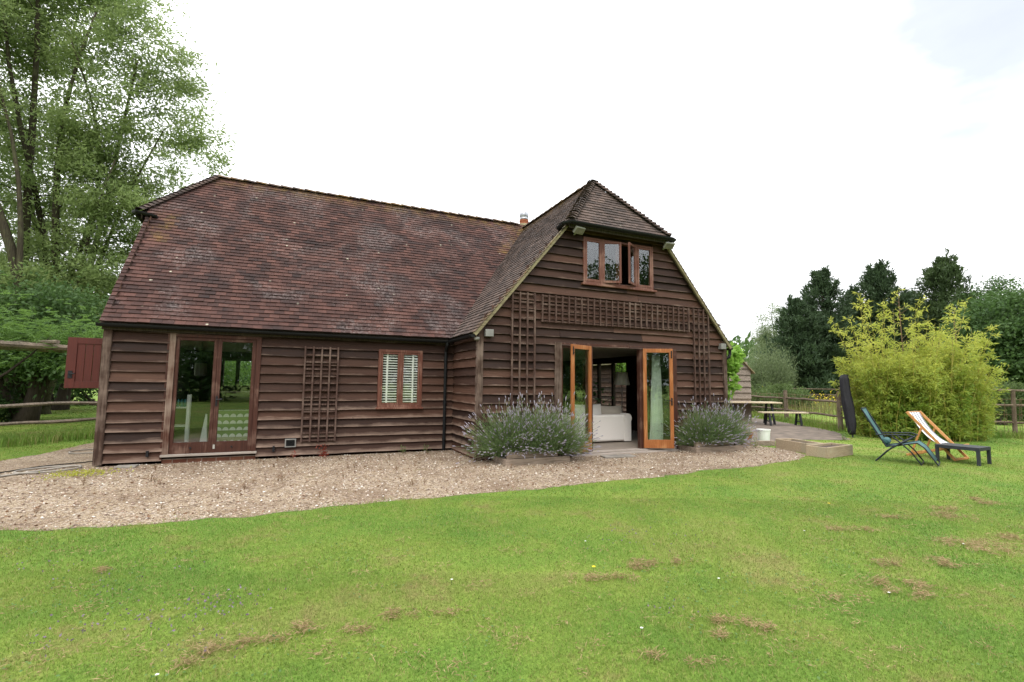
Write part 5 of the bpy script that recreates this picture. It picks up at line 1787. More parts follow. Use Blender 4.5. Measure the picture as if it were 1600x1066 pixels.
def leafy_tree(name, label, cat, base, stems, ells, ncl, nleaf, ll, lw, crad, mat, bark, seed, group=None, droop=0.15, twig=0.022, shell=1.6, flat=0.7, twigs=True, outw=0.5, wind=(0, 0, 0)):
    """stems: [(top point, base radius)], ells: crown lobes [(centre, radii)]"""
    rng = np.random.default_rng(seed)
    t = empty(name, base, label, cat, group)
    mb = MB()
    nodes = []
    for top, r0 in stems:
        n = 9
        off = np.array(base) + np.append(rng.normal(size=2) * r0 * 0.6, -0.15)
        path = stem_path(off, top, n, 0.05, rng)
        rad = [r0 * (1.35 if i == 0 else 1.0) * (1 - 0.88 * i / (n - 1)) + 0.012 for i in range(n)]
        mb.tube(path, rad, 8)
        for i in range(1, n):
            for q in (0.0, 0.5):
                nodes.append((path[i] * (1 - q) + path[i - 1] * q, rad[i]))
    NP = np.array([x[0] for x in nodes]); NR = np.array([x[1] for x in nodes])
    C, Dr = sample_ell(ells, ncl, rng, shell)
    if twigs:
        order = np.argsort(np.linalg.norm(C - np.array([base[0], base[1], C[:, 2].mean()]), axis=1))
        for i in order:
            c = C[i]
            dv = NP - c
            dist = np.linalg.norm(dv, axis=1) + np.maximum(0, dv[:, 2] + 0.15) * 2.5
            j = int(np.argmin(dist))
            L = np.linalg.norm(NP[j] - c)
            if L < 0.1: continue
            path = stem_path(NP[j], c, 5, 0.08, rng, sag=-0.04 * L)
            r0 = min(NR[j] * 0.6, twig * (0.6 + 0.5 * L))
            mb.tube(path, [r0, r0 * 0.8, r0 * 0.6, r0 * 0.42, r0 * 0.2], 5, cap=False)
            for k in (2, 3, 4):
                NP = np.vstack([NP, path[k]]); NR = np.append(NR, r0 * (0.6 if k == 2 else 0.45 if k == 3 else 0.3))
    mb.build('trunk', bark, t, smooth=True)
    cl = np.repeat(np.arange(ncl), nleaf)
    n = len(cl)
    sz = rng.uniform(0.6, 1.35, ncl)
    P = C[cl] + rng.normal(size=(n, 3)) * (crad * sz[cl])[:, None] * np.array([1, 1, flat])
    P[:, 2] = np.maximum(P[:, 2], 0.1)
    D = unit(rng.normal(size=(n, 3)) + Dr[cl] * outw + np.array([0, 0, -droop * 3]) + np.array(wind))
    V = leaves(P, D, ll * rng.uniform(0.7, 1.3, n), lw * rng.uniform(0.7, 1.3, n), rng)
    shade = np.clip(rng.normal(0.5, 0.2, ncl)[cl] * 0.6 + rng.random(n) * 0.4, 0, 1)
    np_mesh('crown', V, 4, shade, mat, t)
    return t

def conifer(label, base, h, r, seed, mat=ML_CON, lean=0.0, density=1.0, start=0.04, group='dark conifers beyond the meadow'):
    rng = np.random.default_rng(seed)
    t = empty('conifer', base, label, 'tree', group)
    b = np.array(base, float)
    mb = MB()
    mb.tube([b + (0, 0, -0.2), b + (lean * 0.5, 0, h * 0.5), b + (lean, 0, h * 0.97)], [h * 0.028, h * 0.017, 0.02], 8)
    mb.build('trunk', M_BARKD, t)
    # boughs in loose whorls, each carrying upturned flat sprays
    nb = int(230 * density)
    f = rng.uniform(start, 1.0, nb) ** 0.9
    az = rng.uniform(0, 2 * np.pi, nb)
    prof = np.clip((1 - f) / 0.85, 0.01, 1.0) ** 0.74 * (0.86 + 0.14 * np.sin(f * 19 + seed))
    reach = r * prof * rng.uniform(0.55, 1.22, nb) * (1 + 0.2 * np.sin(az * 3 + seed + f * 6))
    P, D, L, W, sh = [], [], [], [], []
    for i in range(nb):
        o = b + np.array([lean * f[i], 0, h * f[i]])
        d = np.array([math.cos(az[i]), math.sin(az[i]), 0.18 + 0.5 * f[i]])
        n = int((52 + 70 * prof[i]))
        q = rng.uniform(0.05, 1.0, n) ** 0.65
        w_ = 0.16 * reach[i] * (1.15 - q)
        pt = o + d * (q * reach[i])[:, None] + rng.normal(size=(n, 3)) * (w_ + 0.10)[:, None] * np.array([1, 1, 0.6])
        pt[:, 2] += 0.05 * reach[i] * q ** 2
        dd = unit(d * 0.7 + rng.normal(size=(n, 3)) * 0.55 + np.array([0, 0, 0.55]))
        P.append(pt); D.append(dd); sc_ = (0.5 + h / 22) * (0.55 + 0.45 * prof[i])
        L.append(rng.uniform(0.30, 0.65, n) * sc_); W.append(rng.uniform(0.09, 0.18, n) * sc_)
        sh.append(np.clip(rng.normal(0.45, 0.2) * 0.7 + rng.random(n) * 0.35, 0, 1))
    P, D = np.concatenate(P), np.concatenate(D)
    P[:, 2] = np.maximum(P[:, 2], 0.15)
    # upright ragged shoots that break the outline
    ns = 46
    fs_ = rng.uniform(0.30, 1.0, ns) ** 0.8
    fs_[:9] = rng.uniform(0.86, 1.0, 9)
    az = rng.uniform(0, 2 * np.pi, ns)
    rr_ = r * np.clip((1 - fs_) / 0.80, 0.03, 1.0) ** 0.80 * rng.uniform(0.75, 1.08, ns)
    m_ = 60
    k = np.repeat(np.arange(ns), m_)
    q = rng.random(ns * m_)
    hs_ = rng.uniform(0.7, 1.6, ns)[k] * h / 12
    out = np.stack([np.cos(az), np.sin(az), 0 * az], 1)[k]
    P2 = b + np.stack([lean * fs_, 0 * fs_, h * fs_ * 0.97], 1)[k] + out * (rr_[k] + 0.25 * q * hs_)[:, None] + np.stack([0 * q, 0 * q, (q - 0.35) * hs_], 1)
    P2 += rng.normal(size=P2.shape) * (0.17 * (1.05 - q))[:, None]
    D2 = unit(rng.normal(size=P2.shape) * 0.55 + out * 0.35 + np.array([0, 0, 0.9]))
    P = np.concatenate([P, P2]); D = np.concatenate([D, D2])
    L.append(rng.uniform(0.25, 0.55, len(P2)) * (0.5 + h / 22)); W.append(rng.uniform(0.07, 0.14, len(P2)) * (0.5 + h / 22)); sh.append(np.clip(0.55 + rng.normal(0, 0.2, len(P2)), 0, 1))
    np_mesh('crown', leaves(P, D, np.concatenate(L), np.concatenate(W), rng), 4, np.concatenate(sh), mat, t)
    return t

def bush(name, label, cat, base, rx, ry, h, n, ll, lw, mat, seed, group=None, up=0.5, lobes=7, stems=14):
    rng = np.random.default_rng(seed)
    t = empty(name, base, label, cat, group)
    b = np.array(base, float)
    c = b + np.stack([rng.uniform(-0.6, 0.6, lobes) * rx, rng.uniform(-0.6, 0.6, lobes) * ry, h * rng.uniform(0.3, 0.62, lobes)], 1)
    rad = np.stack([rng.uniform(0.35, 0.55, lobes) * rx, rng.uniform(0.35, 0.55, lobes) * ry, h * rng.uniform(0.28, 0.4, lobes)], 1)
    C, Dr = sample_ell([(c[i], rad[i]) for i in range(lobes)], n // 30, rng, 1.5)
    k = np.repeat(np.arange(len(C)), 30)
    P = C[k] + rng.normal(size=(len(k), 3)) * np.array([rx, ry, h]) * 0.07
    P[:, 2] = np.maximum(P[:, 2], 0.05)
    D = unit(rng.normal(size=(len(k), 3)) * 0.8 + Dr[k] * 0.5 + np.array([0, 0, up]))
    mb = MB()
    for i in range(stems):
        q = C[rng.integers(len(C))]
        mb.tube(stem_path(b + np.append(rng.normal(size=2) * np.array([rx, ry]) * 0.2, -0.05), q, 5, 0.06, rng), [0.03 * h / 2, 0.025 * h / 2, 0.018 * h / 2, 0.012 * h / 2, 0.005], 5, cap=False)
    mb.build('stems', M_BARKD, t)
    np_mesh('foliage', leaves(P, D, ll * rng.uniform(0.7, 1.3, len(P)), lw * rng.uniform(0.7, 1.3, len(P)), rng), 4,
            np.clip(rng.normal(0.5, 0.22, len(C))[k] * 0.6 + rng.random(len(P)) * 0.4, 0, 1), mat, t)
    return t

# -- the tall ash at the left
def at(px, d, py=None):
    """point at image column px (and row py), distance d along the view: used once, to lay the garden out"""
    v = (_f * 753.44 + _r * (px - 800) - _u * ((py if py is not None else 533) - 533)) * (d / 753.44)
    q = CAM + v
    return (q.x, q.y, q.z if py is not None else 0)
def lobes(spec, d0):
    out = []
    for px, py, rx, ry, dd in spec:
        d = d0 + dd
        out.append((at(px, d, py), (rx * d / 753.44, rx * d / 753.44, ry * d / 753.44)))
    return out
AD = 21.5
leafy_tree('ash_tree', 'tall many stemmed ash tree rising over the left end of the roof', 'tree', at(72, AD),
           [(at(2, AD - 1, -110), 0.17), (at(58, AD - 1.2, -150), 0.23), (at(150, AD - 0.6, 20), 0.20), (at(215, AD - 0.8, 95), 0.17), (at(255, AD, 205), 0.14), (at(110, AD - 1.6, 60), 0.13), (at(-60, AD, 60), 0.18), (at(180, AD - 1.2, 250), 0.11)],
           lobes([(60, -40, 110, 70, 0), (170, -30, 75, 55, 0.5), (225, 60, 55, 50, 0), (265, 120, 45, 45, 0.5), (150, 90, 60, 45, -0.5), (60, 80, 60, 50, 0.8), (-20, 40, 80, 80, 0), (225, 185, 60, 45, 0), (300, 205, 38, 35, 0.3), (318, 248, 36, 20, 0.2),
                  (150, 190, 55, 45, -0.8), (60, 200, 60, 45, 0.6), (-20, 200, 70, 80, 0.5), (215, 265, 70, 40, 0.4), (130, 290, 65, 45, 0), (40, 320, 65, 45, 0.7), (210, 345, 60, 45, 0.4), (120, 395, 80, 40, 0), (20, 420, 70, 50, 0), (180, 400, 70, 60, -1.0), (90, 450, 90, 45, -1.5), (185, 300, 60, 50, -1.0), (110, 240, 45, 35, -1.2)], AD),
           820, 140, 0.21, 0.060, 0.38, ML_ASH, M_BARK, 101, droop=0.12, twig=0.030, shell=1.0, flat=0.6, wind=(0.55, -0.1, 0.15), outw=0.7)
leafy_tree('ash_tree', 'second ash with a thick ivy covered trunk behind the pergola, half outside the left edge', 'tree', at(48, 18.5),
           [(at(-90, 18, -60), 0.22), (at(-30, 18.5, 40), 0.13), (at(-140, 18, 150), 0.2)],
           lobes([(-90, 0, 90, 100, 0), (-60, 180, 70, 70, 0), (-140, 220, 90, 80, 0), (-40, 330, 60, 50, 0)], 18.5),
           170, 125, 0.21, 0.058, 0.38, ML_ASH, M_BARK, 102, droop=0.12, twig=0.03, shell=1.0, flat=0.6, wind=(0.55, -0.1, 0.15), outw=0.7)
# darker trees standing behind the pergola, closing the gap below the ash
for i, (px, d, hh, rr_, lab) in enumerate((
        (100, 24.5, 6.3, 3.0, 'dark leaved tree with a plain trunk behind the pergola, nearest the house'),
        (55, 17.2, 5.0, 2.3, 'dark leaved tree behind the pergola in the middle of the shaded group'),
        (-70, 20.0, 6.0, 3.0, 'dark leaved tree at the far left of the shaded group behind the pergola'),
        (200, 26.0, 7.4, 3.0, 'dark leaved tree filling the gap between the ash stems and the house roof'))):
    bx, by, _ = at(px, d)
    leafy_tree('shade_tree', lab, 'tree', (bx, by, 0), [((bx + 0.2, by, hh * 0.9), 0.30), ((bx + 1.0, by, hh * 0.8), 0.14), ((bx - 1.1, by, hh * 0.8), 0.14)],
               [((bx, by, hh * 0.70), (rr_, rr_ * 0.8, hh * 0.26)), ((bx + 0.9, by - 0.6, hh * 0.5), (rr_ * 0.75, rr_ * 0.6, hh * 0.2)), ((bx - 1.1, by - 0.4, hh * 0.52), (rr_ * 0.75, rr_ * 0.6, hh * 0.22))],
               170, 150, 0.17, 0.08, 0.42, ML_OAK if i in (1, 3) else ML_DRK, M_BARKD, 110 + i, group='dark trees behind the pergola', shell=1.2)
# wisteria on the pergola: bright pinnate leaves
rng = np.random.default_rng(7)
t = empty('wisteria', (-3.9, 5.2, 0), 'bright green wisteria spreading over the pergola left of the house', 'climber')
mb = MB()
for x, y, tx, ty in ((-5.1, 3.95, -4.6, 4.8), (-5.0, 3.9, -3.0, 6.0), (-6.4, 2.6, -6.0, 4.0)):
    mb.tube(stem_path((x, y, 0), (tx, ty, 2.75), 7, 0.07, rng), [0.05, 0.045, 0.04, 0.035, 0.03, 0.02, 0.01], 6)
mb.build('stems', M_BARKD, t)
nf = 2300
f = rng.uniform(0, 1, nf)
B = np.stack([-6.9 + 6.9 * f, 2.0 + 6.9 * f, np.zeros(nf)], 1)
B += np.stack([-0.7 + rng.normal(size=nf) * 0.8, 0.7 + rng.normal(size=nf) * 0.8, 2.62 + np.abs(rng.normal(size=nf)) * 0.50 * (0.45 + 0.75 * np.clip(1.15 - f, 0, 1))], 1)
low = rng.random(nf) < 0.16
B[low, 2] = rng.uniform(1.9, 2.6, low.sum())
fd = unit(np.stack([rng.normal(size=nf), rng.normal(size=nf) - 0.5, rng.normal(size=nf) * 0.3 - 0.25], 1))
P, D = [], []
for s in range(13):
    q = (s // 2) / 6.5
    sd = unit(np.cross(fd, [0, 0, 1.0])) * (1 if s % 2 else -1)
    if s == 12: sd = fd
    P.append(B + fd * (0.06 + 0.28 * q)); D.append(unit(fd * 0.5 + sd + np.array([0, 0, -0.3])))
P, D = np.concatenate(P), np.concatenate(D)
up = np.tile(np.array([0, 0, 1.0]), (len(P), 1)) + rng.normal(size=(len(P), 3)) * 0.3
np_mesh('foliage', leaves(P, D, rng.uniform(0.07, 0.12, len(P)), rng.uniform(0.028, 0.042, len(P)), rng, flat=up), 4, np.clip(np.tile(rng.random(nf), 13) * 0.7 + rng.random(len(P)) * 0.3, 0, 1), ML_BRT, t)
# shrubs in the shade behind the left fence
for i, (x, y, rx, h, lab) in enumerate(((-8.6, 4.6, 1.2, 1.5, 'leafy shrub at the foot of the pergola at the far left edge'), (-1.5, 12.5, 1.5, 2.0, 'bright leaved shrub beyond the fence just left of the house corner'), (-6.6, 10.8, 1.1, 1.3, 'low shrub at the foot of the ivy covered ash trunk'), (0.5, 10.6, 1.6, 3.0, 'bright leaved shrub standing outside the back window of the left room'))):
    bush('shrub', lab, 'shrub', (x, y, 0), rx, rx, h, 5200, 0.10, 0.055, (ML_OAK, ML_BRT, ML_DRK, ML_BRT)[i], 130 + i, 'shrubs under the ash trees')
for i in range(9):
    x = -34 + i * 4.4
    bush('hedge_bush', 'dark tall bush in the hedge closing the garden behind the ash trees', 'bush', (x, 27 + 2.0 * math.sin(i * 1.7), 0), 3.2, 2.0, 5.2 + 1.3 * math.sin(i * 2.3), 5200, 0.26, 0.13, ML_DRK, 150 + i, 'far hedge behind the ash trees', lobes=9, stems=6)

# -- bamboo
rng = np.random.default_rng(17)
t = empty('bamboo_clump', (22.1, -2.45, 0), 'large yellow green bamboo clump beside the deckchair and leaning parasol', 'bamboo')
nc = 290
th = rng.uniform(0, 2 * np.pi, nc)
rr_ = np.sqrt(rng.random(nc))
ax = np.array([0.913, -0.407]); ay = np.array([0.407, 0.913])
uv = np.stack([rr_ * np.cos(th) * 1.8, rr_ * np.sin(th) * 1.1], 1)
base = np.array([21.70, -2.25]) + uv[:, :1] * ax + uv[:, 1:] * ay
hh = rng.uniform(1.9, 3.1, nc) * (1.04 - 0.2 * rr_ ** 2) * (1 + 0.10 * np.sin(uv[:, 0] * 3.1))
pl = rng.choice(nc, 38, replace=False)
hh[pl] = np.interp(uv[pl, 0], [-1.8, -1.4, -1.0, -0.6, -0.2, 0.2, 0.5, 0.9, 1.3, 1.8], [3.3, 4.6, 4.4, 3.5, 4.4, 4.0, 3.2, 3.5, 4.1, 3.0]) + rng.uniform(-0.7, 0.3, 38)
mbc = MB()
P, D, sh = [], [], []
for i in range(nc):
    out = uv[i, 0] * ax + uv[i, 1] * ay
    lean = np.append(out * (0.10 + 0.20 * rng.random()) + rng.normal(size=2) * 0.26, 0)
    b = np.append(base[i], 0.0)
    pts = [b + lean * q ** 2 + np.array([0, 0, hh[i] * q]) for q in (0, 0.35, 0.7, 1.0)]
    mbc.tube(pts, [0.014, 0.012, 0.008, 0.003], 4, cap=False)
    # leafy twigs at the nodes, each ending in a fan of narrow leaves
    nn = 40
    q = np.concatenate([rng.uniform(0.02, 0.45, 16), rng.uniform(0.3, 1.0, nn - 16)])
    o = b + lean * (q ** 2)[:, None] + np.stack([q * 0, q * 0, hh[i] * q], 1)
    az = rng.uniform(0, 2 * np.pi, nn)
    td = np.stack([np.cos(az), np.sin(az), rng.uniform(-0.1, 0.7, nn)], 1)
    tl = rng.uniform(0.10, 0.42, nn) * (1.15 - 0.6 * q)
    tip = o + td * tl[:, None]
    tone = rng.normal(0, 0.14, nn)
    m_ = 9
    k = np.repeat(np.arange(nn), m_)
    P.append(tip[k] - td[k] * (rng.random(nn * m_) * tl[k] * 0.7)[:, None] + rng.normal(size=(nn * m_, 3)) * 0.025)
    D.append(unit(td[k] * 0.7 + rng.normal(size=(nn * m_, 3)) * 0.65 + np.array([0, 0, -0.35])))
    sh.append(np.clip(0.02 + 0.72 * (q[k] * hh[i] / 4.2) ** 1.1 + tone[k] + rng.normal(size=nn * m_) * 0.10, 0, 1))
mbc.build('culms', M_CULM, t)
P, D = np.concatenate(P), np.concatenate(D)
P[:, 2] = np.maximum(P[:, 2], 0.06)
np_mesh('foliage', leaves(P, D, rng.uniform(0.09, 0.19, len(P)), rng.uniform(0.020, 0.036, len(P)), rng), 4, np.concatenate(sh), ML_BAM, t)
# two half-bare canes standing above the clump
mb = MB()
P, D = [], []
for (x, y, h_) in ((21.35, -2.0, 4.75), (23.3, -2.6, 4.1)):
    b = np.array([x, y, 0.0])
    mb.tube([b, b + (0.03, 0, h_ * 0.5), b + (-0.02, 0.02, h_)], [0.022, 0.018, 0.006], 5)
    for k in range(16):
        q = 0.62 + 0.38 * k / 15
        a_ = rng.uniform(0, 6.28); l_ = 0.65 * (1.25 - q)
        e = b + np.array([math.cos(a_) * l_, math.sin(a_) * l_, h_ * q + l_ * 0.7])
        mb.tube([b + (0, 0, h_ * q), e], [0.006, 0.002], 4, cap=False)
        for s_ in range(7):
            P.append(e + rng.normal(size=3) * 0.05); D.append(rng.normal(size=3) + np.array([0, 0, -0.2]))
mb.build('bare_canes', M_WIRE, t)
P, D = np.array(P), unit(np.array(D))
np_mesh('foliage', leaves(P, D, rng.uniform(0.09, 0.16, len(P)), rng.uniform(0.02, 0.035, len(P)), rng), 4, rng.uniform(0.7, 1.0, len(P)), ML_BAM, t)

# -- vine on the corner of the house
rng = np.random.default_rng(23)
t = empty('climbing_vine', (14.0, -0.9, 0), 'bright lime green climbing vine at the right corner of the barn', 'climber')
mb = MB()
for k in range(4):
    mb.tube(stem_path((13.9 + 0.05 * k, -1.3 + 0.1 * k, 0), (14.1 + 0.1 * k, -1.35 + 0.2 * k, 2.4), 7, 0.08, rng), [0.025, 0.022, 0.02, 0.016, 0.012, 0.01, 0.005], 5)
mb.build('stems', M_BARKD, t)
C, Dr = sample_ell([((14.10, -1.35, 2.30), (0.40, 0.42, 0.36)), ((14.0, -1.40, 1.75), (0.28, 0.36, 0.55)), ((14.35, -1.30, 2.50), (0.26, 0.36, 0.22)), ((14.0, -0.3, 2.2), (0.3, 0.9, 0.5)), ((14.0, 3.1, 2.15), (0.25, 0.5, 0.35))], 1900, rng, 1.2)
D = unit(Dr * 0.6 + rng.normal(size=C.shape) * 0.5 + np.array([0.1, -0.3, -0.5]))
np_mesh('foliage', leaves(C, D, rng.uniform(0.10, 0.19, len(C)), rng.uniform(0.09, 0.16, len(C)), rng), 4, rng.random(len(C)), ML_VINE, t)
# plants along the fence foot
# -- the field beyond: conifers, broadleaf trees, willow scrub
conifer('dark conifer left of the row, ragged pointed top, above the far meadow fence', at(1288, 46), 12.6, 4.3, 201)
conifer('low spreading dark conifer filling the left end of the row', at(1246, 45), 9.6, 4.0, 202, start=0.02)
conifer('slim dark conifer between the two tallest conifers, behind the bamboo', at(1334, 50), 11.6, 3.0, 203)
conifer('broad dark conifer in the middle of the row behind the bamboo', at(1380, 46), 13.2, 4.8, 204)
conifer('dark conifer in the gap right of the middle of the row', at(1428, 50), 11.4, 4.2, 205)
conifer('broad low dark conifer filling the gap behind the bamboo, left of the middle', at(1352, 48), 9.6, 4.2, 207)
conifer('low dark conifer between the middle of the row and the mid green conifer', at(1450, 48), 9.8, 4.2, 208)
conifer('mid green broad conifer with open spreading top at the right of the row', at(1480, 44), 13.4, 5.2, 206, mat=ML_CON2, density=0.85)
bx, by, _ = at(1575, 38)
leafy_tree('broadleaf_tree', 'round dark green broadleaf tree at the right edge beyond the bamboo', 'tree', (bx, by, 0), [((bx, by, 8.0), 0.35), ((bx + 2, by, 6.5), 0.2), ((bx - 2, by, 6.0), 0.2)],
           [((bx, by, 6.0), (4.0, 3.4, 3.0)), ((bx - 2.2, by - 1.0, 4.3), (2.2, 2.0, 2.0)), ((bx + 2.4, by - 0.8, 5.0), (2.6, 2.2, 2.4)), ((bx + 0.4, by - 1.6, 3.2), (3.2, 2.0, 2.0))],
           270, 120, 0.26, 0.17, 0.62, ML_OAK, M_BARKD, 211, shell=2.2, twigs=False)
bx, by, _ = at(1555, 42)
leafy_tree('broadleaf_tree', 'looser pale topped tree rising behind the round broadleaf tree', 'tree', (bx, by, 0), [((bx, by, 10.0), 0.3), ((bx + 1.5, by, 9), 0.16), ((bx - 1.4, by, 9), 0.16)],
           [((bx, by, 8.8), (2.4, 2.2, 2.2)), ((bx + 1.0, by, 6.6), (3.0, 2.4, 2.2))], 150, 90, 0.24, 0.12, 0.5, ML_OAK, M_BARKD, 212, shell=1.1)
bx, by, _ = at(1206, 72)
leafy_tree('birch_tree', 'pale grey green airy tree standing alone left of the dark conifers', 'tree', (bx, by, 0), [((bx, by, 12.5), 0.25), ((bx + 1.3, by, 10.5), 0.14), ((bx - 1.5, by, 10), 0.14)],
           [((bx, by, 11.2), (2.0, 1.8, 2.8)), ((bx + 0.8, by, 8.0), (3.0, 2.4, 2.6)), ((bx - 1.2, by, 8.0), (2.2, 2.0, 2.4)), ((bx, by, 5.0), (3.0, 2.4, 2.0))], 170, 80, 0.26, 0.10, 0.55, ML_GRY, M_BARK, 213, shell=1.0, droop=0.3)
bx, by, _ = at(1190, 40)
bush('willow_scrub', 'tall rounded grey green willow bush beyond the meadow fence near the house', 'bush', (bx, by, 0), 2.6, 2.2, 5.2, 12000, 0.24, 0.045, ML_GRY, 221, up=1.3, lobes=8)
for i, (px, d, r_, h_, lab) in enumerate(((1172, 29, 1.5, 1.6, 'low bramble mound behind the shed'), (1205, 31, 1.7, 1.75, 'low bramble mound behind the garden table'), (1240, 33, 1.5, 1.5, 'low bramble mound left of the bamboo'), (1590, 25, 1.8, 2.2, 'scrubby bush at the right edge behind the netted fence'), (1545, 22, 1.3, 2.0, 'scrubby bush just right of the bamboo'))):
    bx, by, _ = at(px, d)
    bush('bramble', lab, 'bush', (bx, by, 0), r_, r_, h_, 4500, 0.13, 0.075, ML_BRAM, 230 + i, 'bramble mounds in the meadow')
# far tree belt round the fields: reads as one mass
rng = np.random.default_rng(31)
n = 26000
ang = rng.uniform(R(-25), R(120), n)        # clockwise from +y
dist = rng.uniform(105, 135, n)
hmax = 7.0 + 3.0 * np.sin(ang * 9) + 1.6 * np.sin(ang * 31)
P = np.stack([3 + np.sin(ang) * dist, -11 + np.cos(ang) * dist, rng.random(n) ** 0.8 * hmax], 1)
np_mesh('far_wood', leaves(P, unit(rng.normal(size=(n, 3)) + np.array([0, 0, 0.4])), rng.uniform(1.0, 2.0, n), rng.uniform(0.5, 1.1, n), rng), 4, rng.random(n), ML_OAK)
tag(bpy.data.objects['far_wood'], 'distant tree belt closing the horizon beyond the meadow', 'woodland', kind='stuff')
# trees behind the viewpoint, mirrored in the window panes
for i, (x, y, hh_, rr_, lab) in enumerate(((-16, -34, 12, 4.5, 'tree behind the lawn seen only mirrored in the left french door pane'), (-4, -38, 10.0, 4.6, 'tree behind the lawn mirrored in the garden doors'), (9, -36, 13.5, 4.2, 'tree behind the lawn mirrored in the open left casement of the upper window'), (17, -33, 10.0, 3.6, 'tree behind the lawn mirrored in the left lights of the upper window'), (30, -33, 14.0, 4.2, 'tall tree behind the lawn mirrored in the right light of the upper window'), (38.5, -34, 16.5, 4.8, 'tree beyond the right edge of the lawn, mirrored in the panes'))):
    leafy_tree('garden_tree', lab, 'tree', (x, y, 0), [((x, y, hh_ * 0.9), 0.3), ((x + 1.5, y, hh_ * 0.7), 0.15), ((x - 1.5, y, hh_ * 0.7), 0.15)],
               [((x, y, hh_ * 0.66), (rr_ * 0.8, rr_ * 0.7, hh_ * 0.32)), ((x + 1.3, y, hh_ * 0.42), (rr_ * 0.9, rr_ * 0.7, hh_ * 0.3)), ((x - 1.6, y, hh_ * 0.4), (rr_ * 0.8, rr_ * 0.7, hh_ * 0.3))],
               130, 75, 0.34, 0.2, 0.6, ML_DRK, M_BARKD, 250 + i, 'trees behind the viewpoint', shell=1.3, twigs=False)

for i in range(10):
    bush('hedge_bush', 'tall hedge bush closing the lawn behind the viewpoint, mirrored dark in the panes', 'bush', (-22 + i * 6.2, -31 + 1.5 * math.sin(i * 2.1), 0), 4.2, 2.0, 5.6 + 1.4 * math.sin(i * 1.9), 3000, 0.4, 0.22, ML_DRK, 280 + i, 'hedge behind the viewpoint', lobes=9, stems=4)

for i, (x, y, hh_, rr_) in enumerate(((44, -6, 9.0, 4.5), (50, -14, 10.0, 5.0), (46, -24, 9.0, 4.5))):
    leafy_tree('garden_tree', ('tree right of the lawn mirrored in the upper part of the left garden door', 'taller tree right of the lawn mirrored in the middle of the garden door', 'tree at the far right corner of the lawn mirrored in the garden door')[i], 'tree', (x, y, 0), [((x, y, hh_ * 0.9), 0.3), ((x + 1.5, y, hh_ * 0.7), 0.15)],
               [((x, y, hh_ * 0.62), (rr_, rr_, hh_ * 0.36)), ((x, y - 2, hh_ * 0.35), (rr_, rr_, hh_ * 0.3))], 130, 75, 0.4, 0.24, 0.65, ML_DRK, M_BARKD, 270 + i, 'trees beside the lawn', shell=1.3, twigs=False)

# ------------------------------------------------------------------ meadow, lawn blades, small weeds
def blades(name, xy, h, wdt, rng, mat, lean=0.5):
    n = len(xy)
    az = rng.uniform(0, 2 * np.pi, n)
    side = np.stack([np.cos(az), np.sin(az), np.zeros(n)], 1)
    fw = np.stack([-np.sin(az), np.cos(az), np.zeros(n)], 1)
    ln = rng.uniform(0.15, 1.0, n)[:, None] * lean
    h = h[:, None]; wd = wdt[:, None]
    b = np.concatenate([xy, np.zeros((n, 1))], 1)
    upv = np.array([[0, 0, 1.0]])
    m_ = b + upv * h * 0.55 + fw * ln * h * 0.3
    tp = b + upv * h * (1 - 0.25 * ln) + fw * ln * h * 1.0
    V = np.stack([b - side * wd / 2, b + side * wd / 2, m_ + side * wd * 0.42, m_ - side * wd * 0.42, tp], axis=1).reshape(-1, 3)
    o = np_mesh(name, V, 5, rng.random(n), mat, None, v=[0, 0, 0.55, 0.55, 1.0], faces=[(0, 1, 2, 3), (3, 2, 4)])
    return o
rng = np.random.default_rng(41)
def ring(n, d0, d1, px0=-700, px1=2200):
    d = np.sqrt(rng.uniform(d0 * d0, d1 * d1, n))
    px = rng.uniform(px0, px1, n)
    lat = (px - 800) / 753.44 * d
    return np.stack([CAM.x + 0.913 * lat + 0.406 * d, CAM.y - 0.407 * lat + 0.914 * d], 1)
parts, hs, ws = [], [], []
for n, d0, d1, hb, wb in ((370000, 1.6, 4.2, 0.026, 0.0030), (370000, 4.2, 7.0, 0.027, 0.0045), (260000, 7.0, 11.5, 0.028, 0.008), (140000, 11.5, 20.0, 0.034, 0.016), (45000, 20, 34, 0.05, 0.04)):
    q = ring(n, d0, d1)
    parts.append(q); hs.append(hb * rng.uniform(0.5, 1.3, n)); ws.append(wb * rng.uniform(0.6, 1.3, n))
xy = np.concatenate(parts); hs = np.concatenate(hs); ws = np.concatenate(ws)
edge_ = 0.05 + 0.10 * np.clip(np.sin(xy[:, 0] * 5.3) * np.sin(xy[:, 0] * 2.1 + 1), 0, 1)
jx, jy = xy[:, 0] + rng.normal(size=len(xy)) * 0.04, xy[:, 1] + rng.normal(size=len(xy)) * edge_
hs *= 0.8
keep = ~in_poly(jx, jy, GPOLY) & ~in_poly(xy[:, 0], xy[:, 1], PPOLY)
keep &= ~((xy[:, 0] > -0.1) & (xy[:, 0] < WX) & (xy[:, 1] > PY) & (xy[:, 1] < DY))
keep &= ~((np.hypot(xy[:, 0] - 21.7, xy[:, 1] + 2.2) < 1.6))
xy, hs, ws = xy[keep], hs[keep], ws[keep]
clump = np.array([fbm(a * 1.3, b * 1.3) for a, b in xy[::1]]) if len(xy) < 1 else np.sin(xy[:, 0] * 2.1 + np.sin(xy[:, 1] * 1.7)) * np.sin(xy[:, 1] * 2.4 + np.sin(xy[:, 0] * 1.3))
hs = hs * (1 + 0.22 * clump)
o = blades('grass', xy, hs, ws, rng, M_BLADE, 1.5)
tag(o, 'short mown lawn grass in front of the house', 'grass', kind='stuff')
